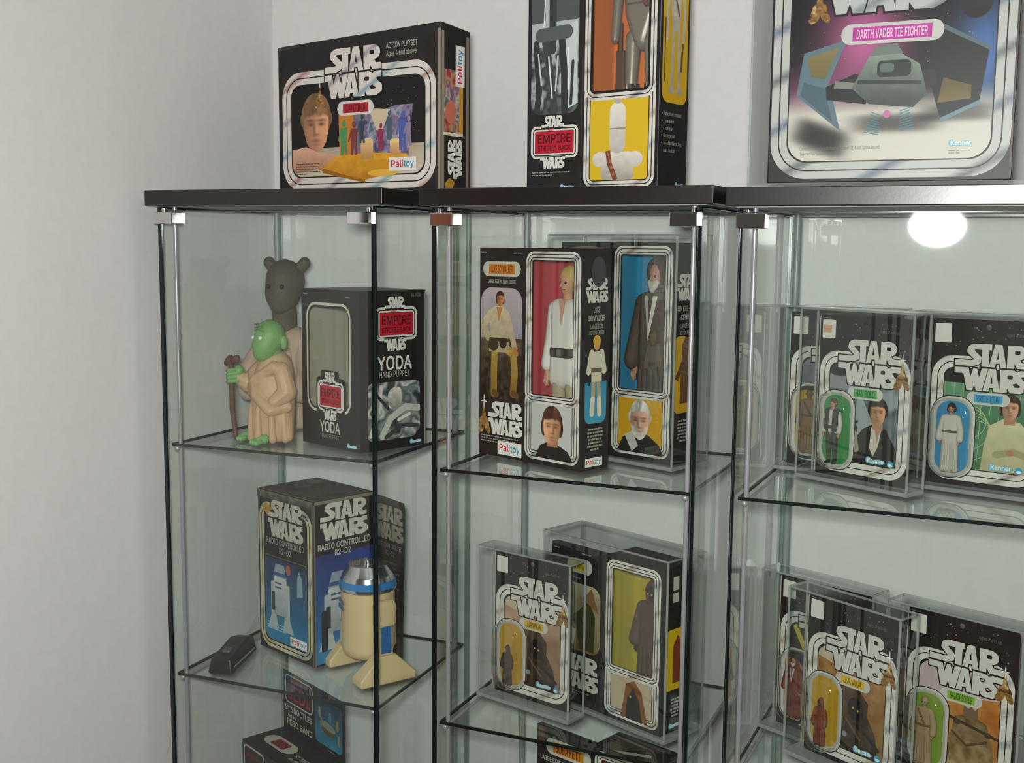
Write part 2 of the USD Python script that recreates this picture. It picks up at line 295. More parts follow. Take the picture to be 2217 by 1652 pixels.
def cabinet(label, loc, rot, ajar=0):
    c = thing('display_cabinet', label, 'glass cabinet', loc, rot, 'glass display cabinets')
    top = obj('top_panel', rbx(0, W, 0, D, H - TT, H, .0012), foil, c)
    obj('underside', bx(.012, W - .012, .012, D - .006, H - TT - .0012, H - TT - .0002), foil_under, top)
    obj('base_panel', rbx(0, W, 0, D, 0, .09, .0012), foil, c)
    z0, z1 = .092, H - TT - .0015
    dx = W - GI - ED - .001; dp = UsdGeom.Xform.Define(stage, numbered(str(c.GetPath()), 'glass_door')); dp.AddTranslateOp().Set(Gf.Vec3d(dx, GY, 0)); dp.AddRotateZOp().Set(ajar); dp = dp.GetPrim()
    sheet(dp, 'door_pane', 'y', 0, GI + ED + .001 - dx, 0, z0 + .004, z1 - .006, ED, .0012)
    sheet(c, 'side_pane', 'x', GI, GY + .001, D - .008, z0, z1, soft_far=True); sheet(c, 'side_pane', 'x', W - GI - ED, GY + .001, D - .008, z0, z1, soft_far=True)
    rp = UsdGeom.Xform.Define(stage, numbered(str(c.GetPath()), 'rear_wall')); rp.AddTranslateOp().Set(Gf.Vec3d(GI + ED, D - .012, 0)); rp.AddRotateZOp().Set(-.42 * ajar)
    sheet(rp.GetPrim(), 'rear_pane', 'y', 0, 0, W - 2 * GI - 2 * ED, z0, z1, emat=edge_soft)
    for i, z in enumerate(ZS):
        s = sheet(c, 'glass_shelf', 'z', z, GI + ED + .003, W - GI - ED - .003, .0208, D - .016, .0045, .0025)
    rx = (.0325, W - .0325)
    for x in rx:
        for y in (.033, D - .036): obj('corner_rod', cyl((x, y, z0), (x, y, z1), .0034 if y < .1 else .0052), rod_metal if y < .1 else rear_rod, c, smooth=40)
        for z in ZS: obj('shelf_rail', cat([cyl((x, .024, z - .0085), (x, D - .03, z - .0085), .0026), trimesh.creation.icosphere(2, .0048).apply_translation([x, .024, z - .0085])]), rod_metal, c, smooth=40)
    for x in (GI + .0035, W - GI - .0395):
        for z in (z1 - .027, z0 + .008):
            hg = obj('clip', rbx(x - dx, x + .036 - dx, -.0142, .010, z, z + .0185, .001), chrome, dp); hg = c; obj('hinge_pin', cyl((x + .008 if x < .2 else x + .028, GY + .003, z + .0185), (x + .008 if x < .2 else x + .028, GY + .003, z + .0245), .004), chrome, hg, smooth=40)
    return c
cabinet('glass display cabinet in the room corner, holding a green-headed robed figure', (0, 0, 0), 0)
Z2, Z3 = -.0021, -.0049
cabinet('glass display cabinet in the middle, holding two tall doll boxes on its upper shelf', (.4845, .0007, Z2), -1.52)
cabinet('glass display cabinet on the right, full of carded figures in clear cases', (.9223, .0047, Z3), -2.44, 3.9)
# ---------------------------------------------------------------- cartons
def carton(t, w, d, h, mat=None, name='carton'): return obj(name, rbx(0, w, 0, d, 0, h, .0018), mat or card_black, t)
def window_carton(t, w, d, h, hole, wing=None):
    """A carton whose front has a cut-out (a shapely shape in cm), with a film over it and a coloured backing inside."""
    s = .0008
    obj('carton', cat([bx(0, s, s, d, 0, h), bx(w - s, w, s, d, 0, h), bx(s, w - s, d - s, d, 0, h), bx(s, w - s, s, d - s, 0, s), bx(s, w - s, s, d - s, h - s, h)]), card_black, t)
    p = trimesh.creation.extrude_polygon(affinity.scale(sbox(0, 0, w * 100, h * 100) - hole, .01, .01, origin=(0, 0)), s, engine='earcut')
    p.vertices = np.column_stack([p.vertices[:, 0], s - p.vertices[:, 2], p.vertices[:, 1]]); p.invert(); obj('front_panel', p, card_black, t)
    x0, y0, x1, y1 = [q * .01 for q in hole.bounds]
    obj('window_film', quad([(x0 - .002, s + .0006, y0 - .002), (x1 + .002, s + .0006, y0 - .002), (x1 + .002, s + .0006, y1 + .002), (x0 - .002, s + .0006, y1 + .002)]), film, t)
def tray(t, w, d, h, c): obj('backing_card', cat([bx(.0015, w - .0015, d - .004, d - .0025, .001, h - .002), bx(.0012, .0022, .004, d - .004, .001, h - .002), bx(w - .0022, w - .0012, .004, d - .004, .001, h - .002)]), paint(c, .6), t)
SHEEN = streaks()
def doll_front(w, h, hole, panel):
    """Front print of a tall doll box: stripe frame round the window, second frame round a picture below."""
    P = Print(w, h, hole); b = w * .032
    bands = (b, b * .35, b, b * .35, b * .7, b * .3)
    x0, x1, yb, ys, yt = w * .03, w * .97, h * .022, h * .285, h * .985
    low = P.frame(x0, yb, x1, h * .34, w * .13, SHEEN, bands); P.add(low, panel, .4)
    return P, (x0, ys, x1, yt, w * .14, bands)
def upper_frame(P, spec):
    x0, ys, x1, yt, r, bands = spec; o = rr(x0, ys, x1, yt, r); P.add(o.buffer(-sum(bands)).buffer(0), '#161413')
    return P.frame(x0, ys, x1, yt, r, SHEEN, bands, hole=True)
def hole_of(w, h):
    b = w * .032; return rr(w * .03, h * .285, w * .97, h * .985, w * .14).buffer(-b * 3.7)
# A: wide play-set carton on the left cabinet
t = thing('toy_box', 'wide black play-set box with a boy reaching for an orange toy, on the left cabinet', 'toy box', (.455 - .354 * math.cos(math.radians(-12.9)), .135 + .354 * math.sin(math.radians(12.9)), H + .0003), -12.9, 'boxes on top of the cabinets')
a_w, a_d, a_h = .354, .072, .248
s_ = MF.sphere(.002, 8); obj('carton', tm(MF.batch_hull([s_.translate(q) for q in [(.002, .002, .002), (a_w - .002, .002, .002), (.002, a_d, .002), (a_w - .002, a_d, .002), (.002, .002, a_h - .003), (a_w - .002, .002, a_h + .005), (.004, a_d, a_h - .003), (a_w - .003, a_d, a_h)]])), card_black, t)
P = Print(35.4, 24.8); ST = streaks('#d3cdc6', ('#8c5a52', '#5f8d9c', '#7d6a86'), 5.5, .13)
P.add([(0.1, 23.9), (4, 24.3), (9, 24.4), (0.1, 24.6)], '#3a352f'); P.rect(34.7, .3, 35.3, 24.5, '#8d8472')
P.frame(1.0, .7, 34.4, 20.2, 4.2, ST, (.95, .18, .95, .2))
pic = rr(3.28, 2.98, 32.12, 17.92, 2.2)
P.add(pic, '#141212'); stars(P, 14, 8, 31, 17.5, 70, 3)
P.add(pic.intersection(sbox(0, 0, 36, 7.6)), grad(2.6, '#c9bfa8', 7.6, '#aa9c86', .08, .7), .8)
def boy(P):
    face(P, 8.9, 11.3, 4.1, '#c98f6d', '#7a5c3e', light=1, hairy=.6, mop=.92, sides=0)
    P.add(pic.intersection(Polygon([(2, 3.6), (2, 7.2), (6.5, 7.9), (9.3, 6.9), (12.8, 6.5), (15.2, 5.5), (15.0, 4.9), (12.6, 5.1), (12.0, 3.9), (10.8, 3.7), (9.0, 4.2), (2, 3.3)])), grad(3.2, '#a5735a', 7.8, '#d8ab8e', .12, .8, 3), .5)
boy(P)
P.add([(14.0, 13.6), (17.5, 13.9), (17.4, 5), (14.2, 5.2)], '#c27a2e'); P.add([(17.3, 13.9), (19.6, 13.8), (19.6, 6), (17.3, 5)], blotch(['#4b5a86', '#8a6a7c', '#56807f', '#a39aa0'], .9, 3), .4)
P.add([(19.5, 13.8), (23, 12.9), (26.3, 13.6), (29.8, 13.6), (28.9, 5.3), (19.6, 6)], blotch(['#46466a', '#8d7f9a', '#6a587c', '#a9a4b0', '#4b6a78'], .8, 8), .4)
P.add([(20.6, 13.4), (25.2, 13.0), (23.4, 9.8), (22.2, 9.9)], '#c8b99c')
P.add([(10.2, 4.3), (13.4, 6.1), (20, 6.5), (28.6, 6.0), (29.0, 3.9), (24.5, 2.9), (19.8, 2.2), (16, 2.9)], grad(2, '#b77a18', 6.5, '#dba02c', .15, .8, 5), .5)
P.add([(10.2, 4.3), (16, 2.9), (19.8, 2.2), (19.8, 1.7), (10.3, 3.5)], '#9a6310'); P.add(ell(23.5, 4.3, 4.4, 1.0), '#c98d20'); P.add(ell(23.5, 3.2, 3.2, .55), '#e0ac3c')
for x, y, w_, h_ in ((20.2, 6.9, 2.7, 2.9), (26.2, 7.0, 2.2, 2.2)): P.rect(x - w_ / 2, y - h_ / 2, x + w_ / 2, y + h_ / 2, grad(y - 1, '#b98a52', y + 1, '#d9b57e'), .15); P.add(ell(x, y + h_ / 2, w_ / 2, .35), '#e0bd84')
for x, y, h_, c in ((15.2, 6.3, 5.6, '#4c8a58'), (17.4, 6.2, 5.4, '#7a3a34'), (19.2, 8, 4.6, '#39404f'), (23.2, 6.6, 4.4, '#8a3050'), (25.0, 8.4, 4.4, '#4a5a66'), (27.8, 6.6, 6.0, '#4a5aa0'), (29.0, 7.2, 4.6, '#8a7890')):
    P.add(unary_union([ell(x, y + h_ * .9, h_ * .07, h_ * .1), Polygon([(x - h_ * .13, y + h_ * .78), (x + h_ * .13, y + h_ * .78), (x + h_ * .1, y + h_ * .4), (x + h_ * .13, y), (x + h_ * .03, y), (x, y + h_ * .35), (x - h_ * .04, y), (x - h_ * .13, y)]), st([(x - h_ * .1, y + h_ * .75), (x - h_ * .22, y + h_ * .4)], h_ * .06)]), c)
P.lines(4.2, 5.0, 6.2, 5, '#5f5648', .42, .16); P.palitoy(24.9, 3.4, 5.6, 2.1)
P.logo(11.3, 15.4, 11.6, 7.9, ST, 0, 0, outline=.22); P.pill(13.8, 12.55, 21.7, 14.8, '#b01932', 'CANTINA', '#64101e')
spark(P, 9.9, 14.3, 2.6)
P.text('ACTION PLAYSET', 24.4, 22.4, .85, '#a8a49c', w=6.4, align='l'); P.text('Ages 4 and above', 24.4, 21.2, .8, '#98948c', w=6.2, align='l')
P.mesh(t, 'front_print', on_front())
P = Print(7.0, 24.6); P.rect(.1, .1, .7, 24.2, '#8f8673'); P.rect(6.2, .1, 6.9, 24.0, '#7c7464')
P.rect(.7, 9.2, 4.4, 18.6, blotch(['#8f2f34', '#b58a5c', '#6a4a6c', '#c9b99c', '#4a5f6c'], .6, 4), sub=.4); P.rect(4.4, 9, 5.4, 17, '#c08a2c')
P.add(ell(2.3, 12.2, 1.3, 1.8), '#bd6a50'); P.palitoy(5.8, 16.2, 6.2, 2.3, 90); P.logo(5.2, 2.2, 5.6, 3.6, rot=90, slant=0); P.rect(.5, 8.6, 5.4, 9.1, '#d4c9b0')
P.add([(.8, .2), (2.6, .2), (3.4, 1.6), (2, 2.2), (1.0, 1.4)], '#a7802c'); P.mesh(t, 'side_print', on_right(a_w))
# B: very tall doll carton on the middle cabinet
B_ROT = -15
wb, db, hb, wing = .128, .085, .43, .100
cb, sb_ = math.cos(math.radians(B_ROT)), math.sin(math.radians(B_ROT))
t = thing('toy_box', 'tall black doll box with an orange window and yellow panel, on the middle cabinet', 'toy box', (.800 - (wb + wing) * cb, .118 - (wb + wing) * sb_, H + Z2 + .0003), B_ROT, 'boxes on top of the cabinets')
def lift(fm, dx): return lambda u, v, z: fm(u, v, z) + np.array([dx, 0, 0])
def window_box(t, wing, w, d, h, hole, tray_c):
    obj('wing_panel', rbx(0, wing, 0, .012, 0, h, .001), card_black, t)
    n0 = len(stage.GetPrimAtPath(t.GetPath()).GetChildren()); window_carton(t, w, d, h, hole); tray(t, w, d, h, tray_c)
    for p in stage.GetPrimAtPath(t.GetPath()).GetChildren()[n0:]:
        UsdGeom.Xformable(p).AddTranslateOp().Set(Gf.Vec3d(wing, 0, 0))
wc, hc = wb * 100, hb * 100
hole = rr(.4, 13.0, wc - .4, hc - .6, 1.9).buffer(-1.35)
window_box(t, wing, wb, db, hb, hole, '#d0701c')
P = Print(wing * 100, hc); q = rr(.7, 11.6, 9.3, hc - 1.2, 1.6); P.add(q, blotch(['#5a6668', '#2d3435', '#a3adae', '#6d7779'], .45, 2), .4); P.add(q.intersection(sbox(0, 21.5, 10, 25.5)), '#a8b2b5')
P.add(q.intersection(sbox(0, 25, 10, 29)), '#4e5556'); P.add([(6.9, 12), (7.0, 24), (9.0, 25), (9.2, 13)], '#bcc5c8')
for pts, w_, c in (([(3.2, 31), (3.9, 26), (3.5, 23)], 1.2, '#a9b0b0'), ([(4.6, 31), (4.6, 21)], 1.3, '#363c3c'), ([(1.6, 22), (2.2, 15), (1.8, 12)], 1.1, '#2c3232'), ([(3.3, 22), (4.4, 17), (5.0, 12.2)], 1.3, '#3c4343'), ([(6.2, 23), (6.8, 17), (6.9, 12)], 1.2, '#2d3333'), ([(2.4, 23.2), (7.2, 23.4)], 2.0, '#50595a'), ([(2.0, 20.5), (2.6, 16)], .25, '#c9cfce'), ([(5.6, 20), (5.2, 15)], .3, '#b9c0c0'), ([(7.4, 21), (7.5, 15)], .22, '#e2e6e6'), ([(3.9, 20), (4.6, 14)], .25, '#dde2e2'), ([(8.3, 19), (8.0, 13)], .5, '#30383a'), ([(3.0, 24.5), (3.2, 29)], .2, '#dfe4e4')):
    P.add(st(pts, w_, 1, 1).intersection(q), c)
P.film_logo(.8, 3.5, 8.6, 8.0); P.lines(1.0, 2.95, 8, 2, '#9b988f', .4, .15); P.kenner(6.3, .45, 2.6); P.mesh(t, 'wing_print', on_front())
P = Print(wc, hc, hole)
yel = '#cfae22'; low = rr(.4, .5, wc - .4, 15.5, 1.7)
P.add(rr(.15, .2, wc - .15, hc - .3, 1.9), '#1b1918'); inner = P.frame(.4, .5, wc - .4, 15.5, 1.7, SHEEN, (.42, .14, .42, .14)); P.add(inner, yel)
def capsule(P, x, y, s):      # plain grey capsule-headed toy bust
    P.add(unary_union([ell(x - 2.9 * s, y + 1.2 * s, 1.3 * s, 1.1 * s), ell(x + 3.0 * s, y + 1.1 * s, 1.3 * s, 1.1 * s), rr(x - 2.7 * s, y - 1.8 * s, x + 2.8 * s, y + 2.2 * s, .8 * s)]).intersection(inner), grad(y - 2, '#9c968c', y + 2, '#d5d0c8', .1, 1), .4)
    P.add(rr(x - 1.35 * s, y + 2.0 * s, x + 1.35 * s, y + 9.2 * s, 1.25 * s), grad(y + 2, '#b2ada4', y + 9, '#dcd8d2', .08, 1), .4); P.rect(x - 1.35 * s, y + 5.4 * s, x + 1.35 * s, y + 5.6 * s, '#8f8a82'); P.rect(x - .45 * s, y + 9.0 * s, x + .45 * s, y + 9.8 * s, '#a8a39b', .1)
    P.add(st([(x - 1.6 * s, y + 2.4 * s), (x - 1.3 * s, y + .6 * s), (x - .2 * s, y - 1.8 * s)], .8 * s, 2, 1).intersection(inner), '#6d4434')
    for k in range(4): P.add(ell(x - 1.5 * s + .3 * k * s, y + (1.9 - .95 * k) * s, .2 * s, .25 * s), '#b5642c')
capsule(P, wc / 2 - .2, 3.4, 1.0)
P.add(rr(.4, 13.0, wc - .4, hc - .6, 1.9), '#1b1918'); P.frame(.4, 13.0, wc - .4, hc - .6, 1.9, SHEEN, (.42, .14, .42, .14), hole=True); P.mesh(t, 'front_print', lift(on_front(), wing))
P = Print(db * 100, hc); P.add(rr(.9, 12.4, 8.0, hc - 1, 1.5), '#cfa518')
P.add(unary_union([st([(3.9, 30), (3.8, 21), (3.6, 14.6)], .8), st([(5.2, 30), (5.3, 21), (5.6, 14.6)], .8), ell(4.5, 26, 1.4, 3.6), ell(3.5, 14.2, .9, .5), ell(5.8, 14.2, .9, .5), st([(6.4, 29), (7.0, 24.5), (6.6, 21)], .7), st([(2.6, 29), (2.1, 24.5), (2.2, 21)], .7)]), grad(14, '#a9a38f', 30, '#c6c1b3', .15, 1), .5)
P.add(st([(1.6, 24), (1.5, 15.2)], .3), '#4b463a'); P.add(st([(6.6, 21), (6.2, 17)], .5), '#54503f'); P.add(st([(3.4, 29), (5.4, 24.6)], .4), '#7d4f3b')
for i, s_n in enumerate(('Authentically detailed', 'Laser pistol', 'Laser rifle', 'Cartridge belt', 'Articulated arms, legs', 'and waist')): P.text(s_n, 1.6, 10.6 - i * 1.02, .5, '#a5a39c', w=[5, 2.9, 2.6, 3.2, 5.2, 3.2][i], align='l', bold=False); P.add(ell(1.1, 10.8 - i * 1.02, .12, .12), '#a5a39c') if i < 5 else None
P.kenner(5.2, .5, 2.9); P.rect(0, .2, .18, 30, '#8b8794'); P.mesh(t, 'side_print', on_right(wing + wb))
boxB = t
# C: big carton in a clear case on the right cabinet
def clear_case(name, label, loc, rot, w, d, h, group, th=.003, base=.006, back=True):
    t = thing(name, label, 'clear case', loc, rot, group)
    def face(n, pts): obj(n, quad(pts), acrylic, t)
    face('front_panel', [(0, 0, 0), (w, 0, 0), (w, 0, h), (0, 0, h)])
    if back: face('back_panel', [(w, d, 0), (0, d, 0), (0, d, h), (w, d, h)])
    face('side_panel', [(0, d, 0), (0, 0, 0), (0, 0, h), (0, d, h)]); face('side_panel', [(w, 0, 0), (w, d, 0), (w, d, h), (w, 0, h)]); face('lid', [(0, 0, h), (w, 0, h), (w, d, h), (0, d, h)])
    bars = []
    for x in (0, w - th):
        for y in (0, d - th): bars.append(rbx(x, x + th, y, y + th, base, h - th, .0008, 6))
        for z in (h - th,): bars.append(rbx(x, x + th, th, d - th, z, z + th, .0008, 6))
    for y in (0, d - th): bars.append(rbx(0, w, y, y + th, h - th, h, .0008, 6))
    obj('edge_bars', cat(bars), acrylic_edge, t); obj('base_plate', rbx(0, w, 0, d, 0, base, .001, 6), acrylic_edge, t); return t
c_rot = -2.2; cc_, cs_ = math.cos(math.radians(c_rot)), math.sin(math.radians(c_rot))
clear_case('clear_case', 'big clear acrylic case on the right cabinet, around the spacecraft box', (.9440, .033, H + Z3 + .0003), c_rot, .345, .165, .335, 'clear cases')
t = thing('toy_box', 'big black spacecraft toy box in a clear case on the right cabinet', 'toy box', (.9665, .050, H + Z3 + .0068), c_rot, 'boxes on top of the cabinets')
cw, cd, ch = .292, .125, .315
carton(t, cw, cd, ch)
P = Print(29.2, 31.5)
P.frame(.3, .5, 28.9, 27.6, 4.6, streaks('#b9bab6', ('#4a4d52', '#50607c'), 6.2, .16), (.95, .16, .95, .16))
pic = rr(2.52, 2.72, 26.68, 25.38, 2.6)
def space(u, v):
    t_ = np.clip((v - 8.5) / 3.2, 0, 1)[:, None]; g = np.array([.80, .78, .74]) + 0 * t_
    up = np.clip((v - 13) / 11, 0, 1)[:, None]
    pk = np.exp(-((u - 11.5) / 5.2) ** 2 - ((v - 17.5) / 6.5) ** 2)[:, None] + .55 * np.exp(-((u - 5) / 5.5) ** 2 - ((v - 11) / 3) ** 2)[:, None]; bl = np.exp(-((u - 25.5) / 3.6) ** 2 - ((v - 15) / 7) ** 2)[:, None]
    dark = np.array([.055, .055, .07]); c = dark * (1 - np.clip(pk, 0, 1)) + np.clip(pk, 0, 1) * np.array([.70, .36, .55]); c = c * (1 - np.clip(bl, 0, 1)) + np.clip(bl, 0, 1) * np.array([.27, .42, .66])
    sh = .8 * np.exp(-(((u - 6.6) * .93 - (v - 5.6) * .37) / 3.4) ** 4 - (((u - 6.6) * .37 + (v - 5.6) * .93) / 1.7) ** 4) + .6 * np.exp(-((u - 15.5) / 5) ** 4 - ((v - 7.2) / 1.1) ** 4) + .5 * np.exp(-((u - 22.8) / 4.2) ** 4 - ((v - 8.2) / 1.0) ** 4)
    return np.clip((g * (1 - t_) + c * t_) * (1 - np.clip(sh, 0, .82))[:, None], 0, 1)
P.add(pic, space, .32); stars(P, 3.5, 14, 26, 25, 60, 9)
def clip(g): return g.intersection(pic)
# a plain winged toy shuttle
P.add([(3.4, 11.0), (4.2, 16.2), (9.4, 17.6), (7.4, 12.4), (9.0, 6.4)], '#5d7480'); P.add([(4.6, 15.6), (8.6, 16.8), (6.9, 12.9), (5.2, 13.2)], grad(13, '#6f6440', 18, '#8a7c52')); P.add([(3.9, 11.0), (4.3, 12.6), (6.9, 11.8), (8.0, 7.6)], '#48606a')
P.add([(19.4, 18.9), (26.0, 15.4), (25.2, 9.6), (20.8, 7.6), (19.2, 12.8)], '#1d2323'); P.add([(19.4, 18.9), (19.6, 19.4), (26.4, 15.7), (26.0, 15.4)], '#54666e'); P.add([(20.4, 9.4), (21.0, 12.4), (24.2, 11.4), (24.2, 9.8)], grad(8, '#7e6a3c', 12, '#5d5230')); P.add([(20.8, 7.6), (20.9, 7.1), (25.4, 9.2), (25.2, 9.6)], '#6c8794')
P.add([(7.0, 11.9), (7.2, 10.3), (12, 9.6), (12.6, 12.6), (10.6, 13.4)], '#202423'); P.add([(8.2, 12.6), (11.0, 12.2), (11.2, 11.4), (8.0, 11.7)], '#7a8078'); P.add([(17.5, 13.6), (20, 13.4), (20.2, 11.8), (17.4, 10.6)], '#2a3030')
P.add([(10.2, 11.6), (12.4, 9.6), (17.6, 9.0), (19.2, 10.6), (18.2, 14.2), (15.6, 15.8), (12.2, 15.4)], grad(9, '#39413d', 16, '#8a968c', .1, .6), .4); P.add([(12.2, 15.4), (13.0, 16.6), (15.4, 16.8), (16.2, 15.6)], '#6c776e'); P.add([(11.0, 12.6), (18.4, 12.2), (18.5, 11.8), (10.8, 12.1)], '#323a37'); P.add(rr(13.2, 12.8, 17.2, 14.8, .6), '#2d3531'); P.add(rr(13.5, 13.4, 15.2, 14.5, .4), '#5c6a64')
for k in range(9): P.add(st([(11.9 + k * .1, 6.2 + k * .3), (13.7, 5.8 + k * .3)], .1), '#3d8292'); P.add(st([(16.1, 6.2 + k * .3), (17.9 - k * .08, 6.6 + k * .3)], .1), '#3d8292')
P.add(ell(14.6, 8.3, .45, .45), '#c76aa4')
P.logo(6.6, 20.7, 13.6, 9.4, streaks('#b6b9b8', ('#5c646a', '#6a7078'), 5, .2), 2.6, .6, outline=.25); spark(P, 5.9, 20.0, 2.9)
P.pill(8.7, 16.9, 20.8, 19.4, '#b8389a', 'DARTH VADER TIE FIGHTER', '#e2c9dc', '#c3c1be', .42)
P.add([(22.0, 24.6), (23.0, 23.2), (23.6, 24.2), (24.4, 22.6), (24.9, 24.2), (26, 23.4), (26.2, 25.2), (25.6, 26.6), (22.4, 26.5)], '#d8bf2a'); P.add(clip(ell(24.3, 21.4, 1.9, 2.2)), grad(19, '#15151a', 24, '#3c3a40'), .4)
P.kenner(22.0, 4.2, 2.6); P.lines(22.0, 3.6, 2.8, 2, '#8a8780', .3, .1)
P.text('Contents: 1 vehicle with flashing "Laser" light and Space Sound!', 4.1, 4.1, .42, '#6d6a66', w=9.8, align='l', bold=False); P.text('Takes two "AA" batteries (not included).', 4.1, 3.45, .38, '#6d6a66', w=5.2, align='l', bold=False)
P.rect(28.95, .2, 29.15, 31, '#463b38'); P.mesh(t, 'front_print', on_front())
P = Print(12.5, 31.5); P.rect(0, 0, .25, 31, '#6a5a52'); P.logo(3, 22, 7, 5); P.lines(2, 16, 8, 6, '#8f8c86', .8, .3); P.mesh(t, 'side_print', on_right(cw))
# ---------------------------------------------------------------- dolls and figures
def hand(w_, d_, k):
    """A relaxed hand: palm, four bent fingers, a thumb at the side. w_ wrist, d_ unit direction, k hand length."""
    w_, d_ = np.array(w_), np.array(d_) / np.linalg.norm(d_); side = np.array([1.0, 0, 0]); out = [hull([(w_, k * .15), (w_ + d_ * k * .45 + side * k * .14, k * .11), (w_ + d_ * k * .45 - side * k * .14, k * .11)], 12)]
    for i, ln in enumerate((.44, .52, .48, .38)):
        a = w_ + d_ * k * .48 + side * k * (.19 - .125 * i); b = a + d_ * k * ln * .5 + np.array([0, -.05 * k, 0]); out.append(chain([(a, k * .068), (b, k * .06), (b + d_ * k * ln * .42 + np.array([0, .10 * k, 0]), k * .05)], 10))
    a = w_ + d_ * k * .12 + side * k * .16; b = a + side * k * .16 + d_ * k * .2; out.append(chain([(a, k * .08), (b, k * .07), (b + d_ * k * .2, k * .055)], 10)); return out
def body(h, hands=True, edge=None):
    """A standing figure's body as one surface, its soles at z = 0 and its face towards -y."""
    P_ = lambda x, y, z: np.array([x, y, z]) * h; js = []
    parts = [hull([(P_(-.075, 0, .80), .045 * h), (P_(.075, 0, .80), .045 * h), (P_(-.05, 0, .60), .055 * h), (P_(.05, 0, .60), .055 * h)]), hull([(P_(-.05, 0, .6), .055 * h), (P_(.05, 0, .6), .055 * h), (P_(-.045, 0, .51), .06 * h), (P_(.045, 0, .51), .06 * h)]),
             chain([(P_(0, 0, .82), .034 * h), (P_(0, -.004, .88), .03 * h)]), hull([(P_(0, .004, .945), .056 * h), (P_(0, -.008, .905), .042 * h), (P_(0, -.02, .893), .028 * h)]), chain([(P_(0, -.056, .93), .008 * h), (P_(0, -.064, .915), .009 * h)], 8)]
    for s in (-1, 1):
        parts += [chain([(P_(s * .11, 0, .79), .037 * h), (P_(s * .145, .004, .63), .028 * h), (P_(s * .15, -.03, .485), .02 * h)]), chain([(P_(s * .055, 0, .51), .055 * h), (P_(s * .06, -.006, .28), .038 * h), (P_(s * .062, .01, .045), .026 * h)]),
                  hull([(P_(s * .062, .012, .024), .024 * h), (P_(s * .066, -.06, .017), .0165 * h)]), chain([(P_(s * .055, 0, .925), .008 * h), (P_(s * .058, 0, .94), .010 * h)], 8)]
        parts += hand(P_(s * .15, -.03, .475), (0, -.12, -1), .085 * h) if hands else [hull([(P_(s * .15, -.032, .465), .021 * h), (P_(s * .15, -.04, .42), .015 * h)], 10), chain([(P_(s * .137, -.045, .46), .009 * h), (P_(s * .13, -.055, .44), .008 * h)], 8)]
    return soft(MF.batch_boolean(parts, manifold3d.OpType.Add), edge or h * .016, 4)
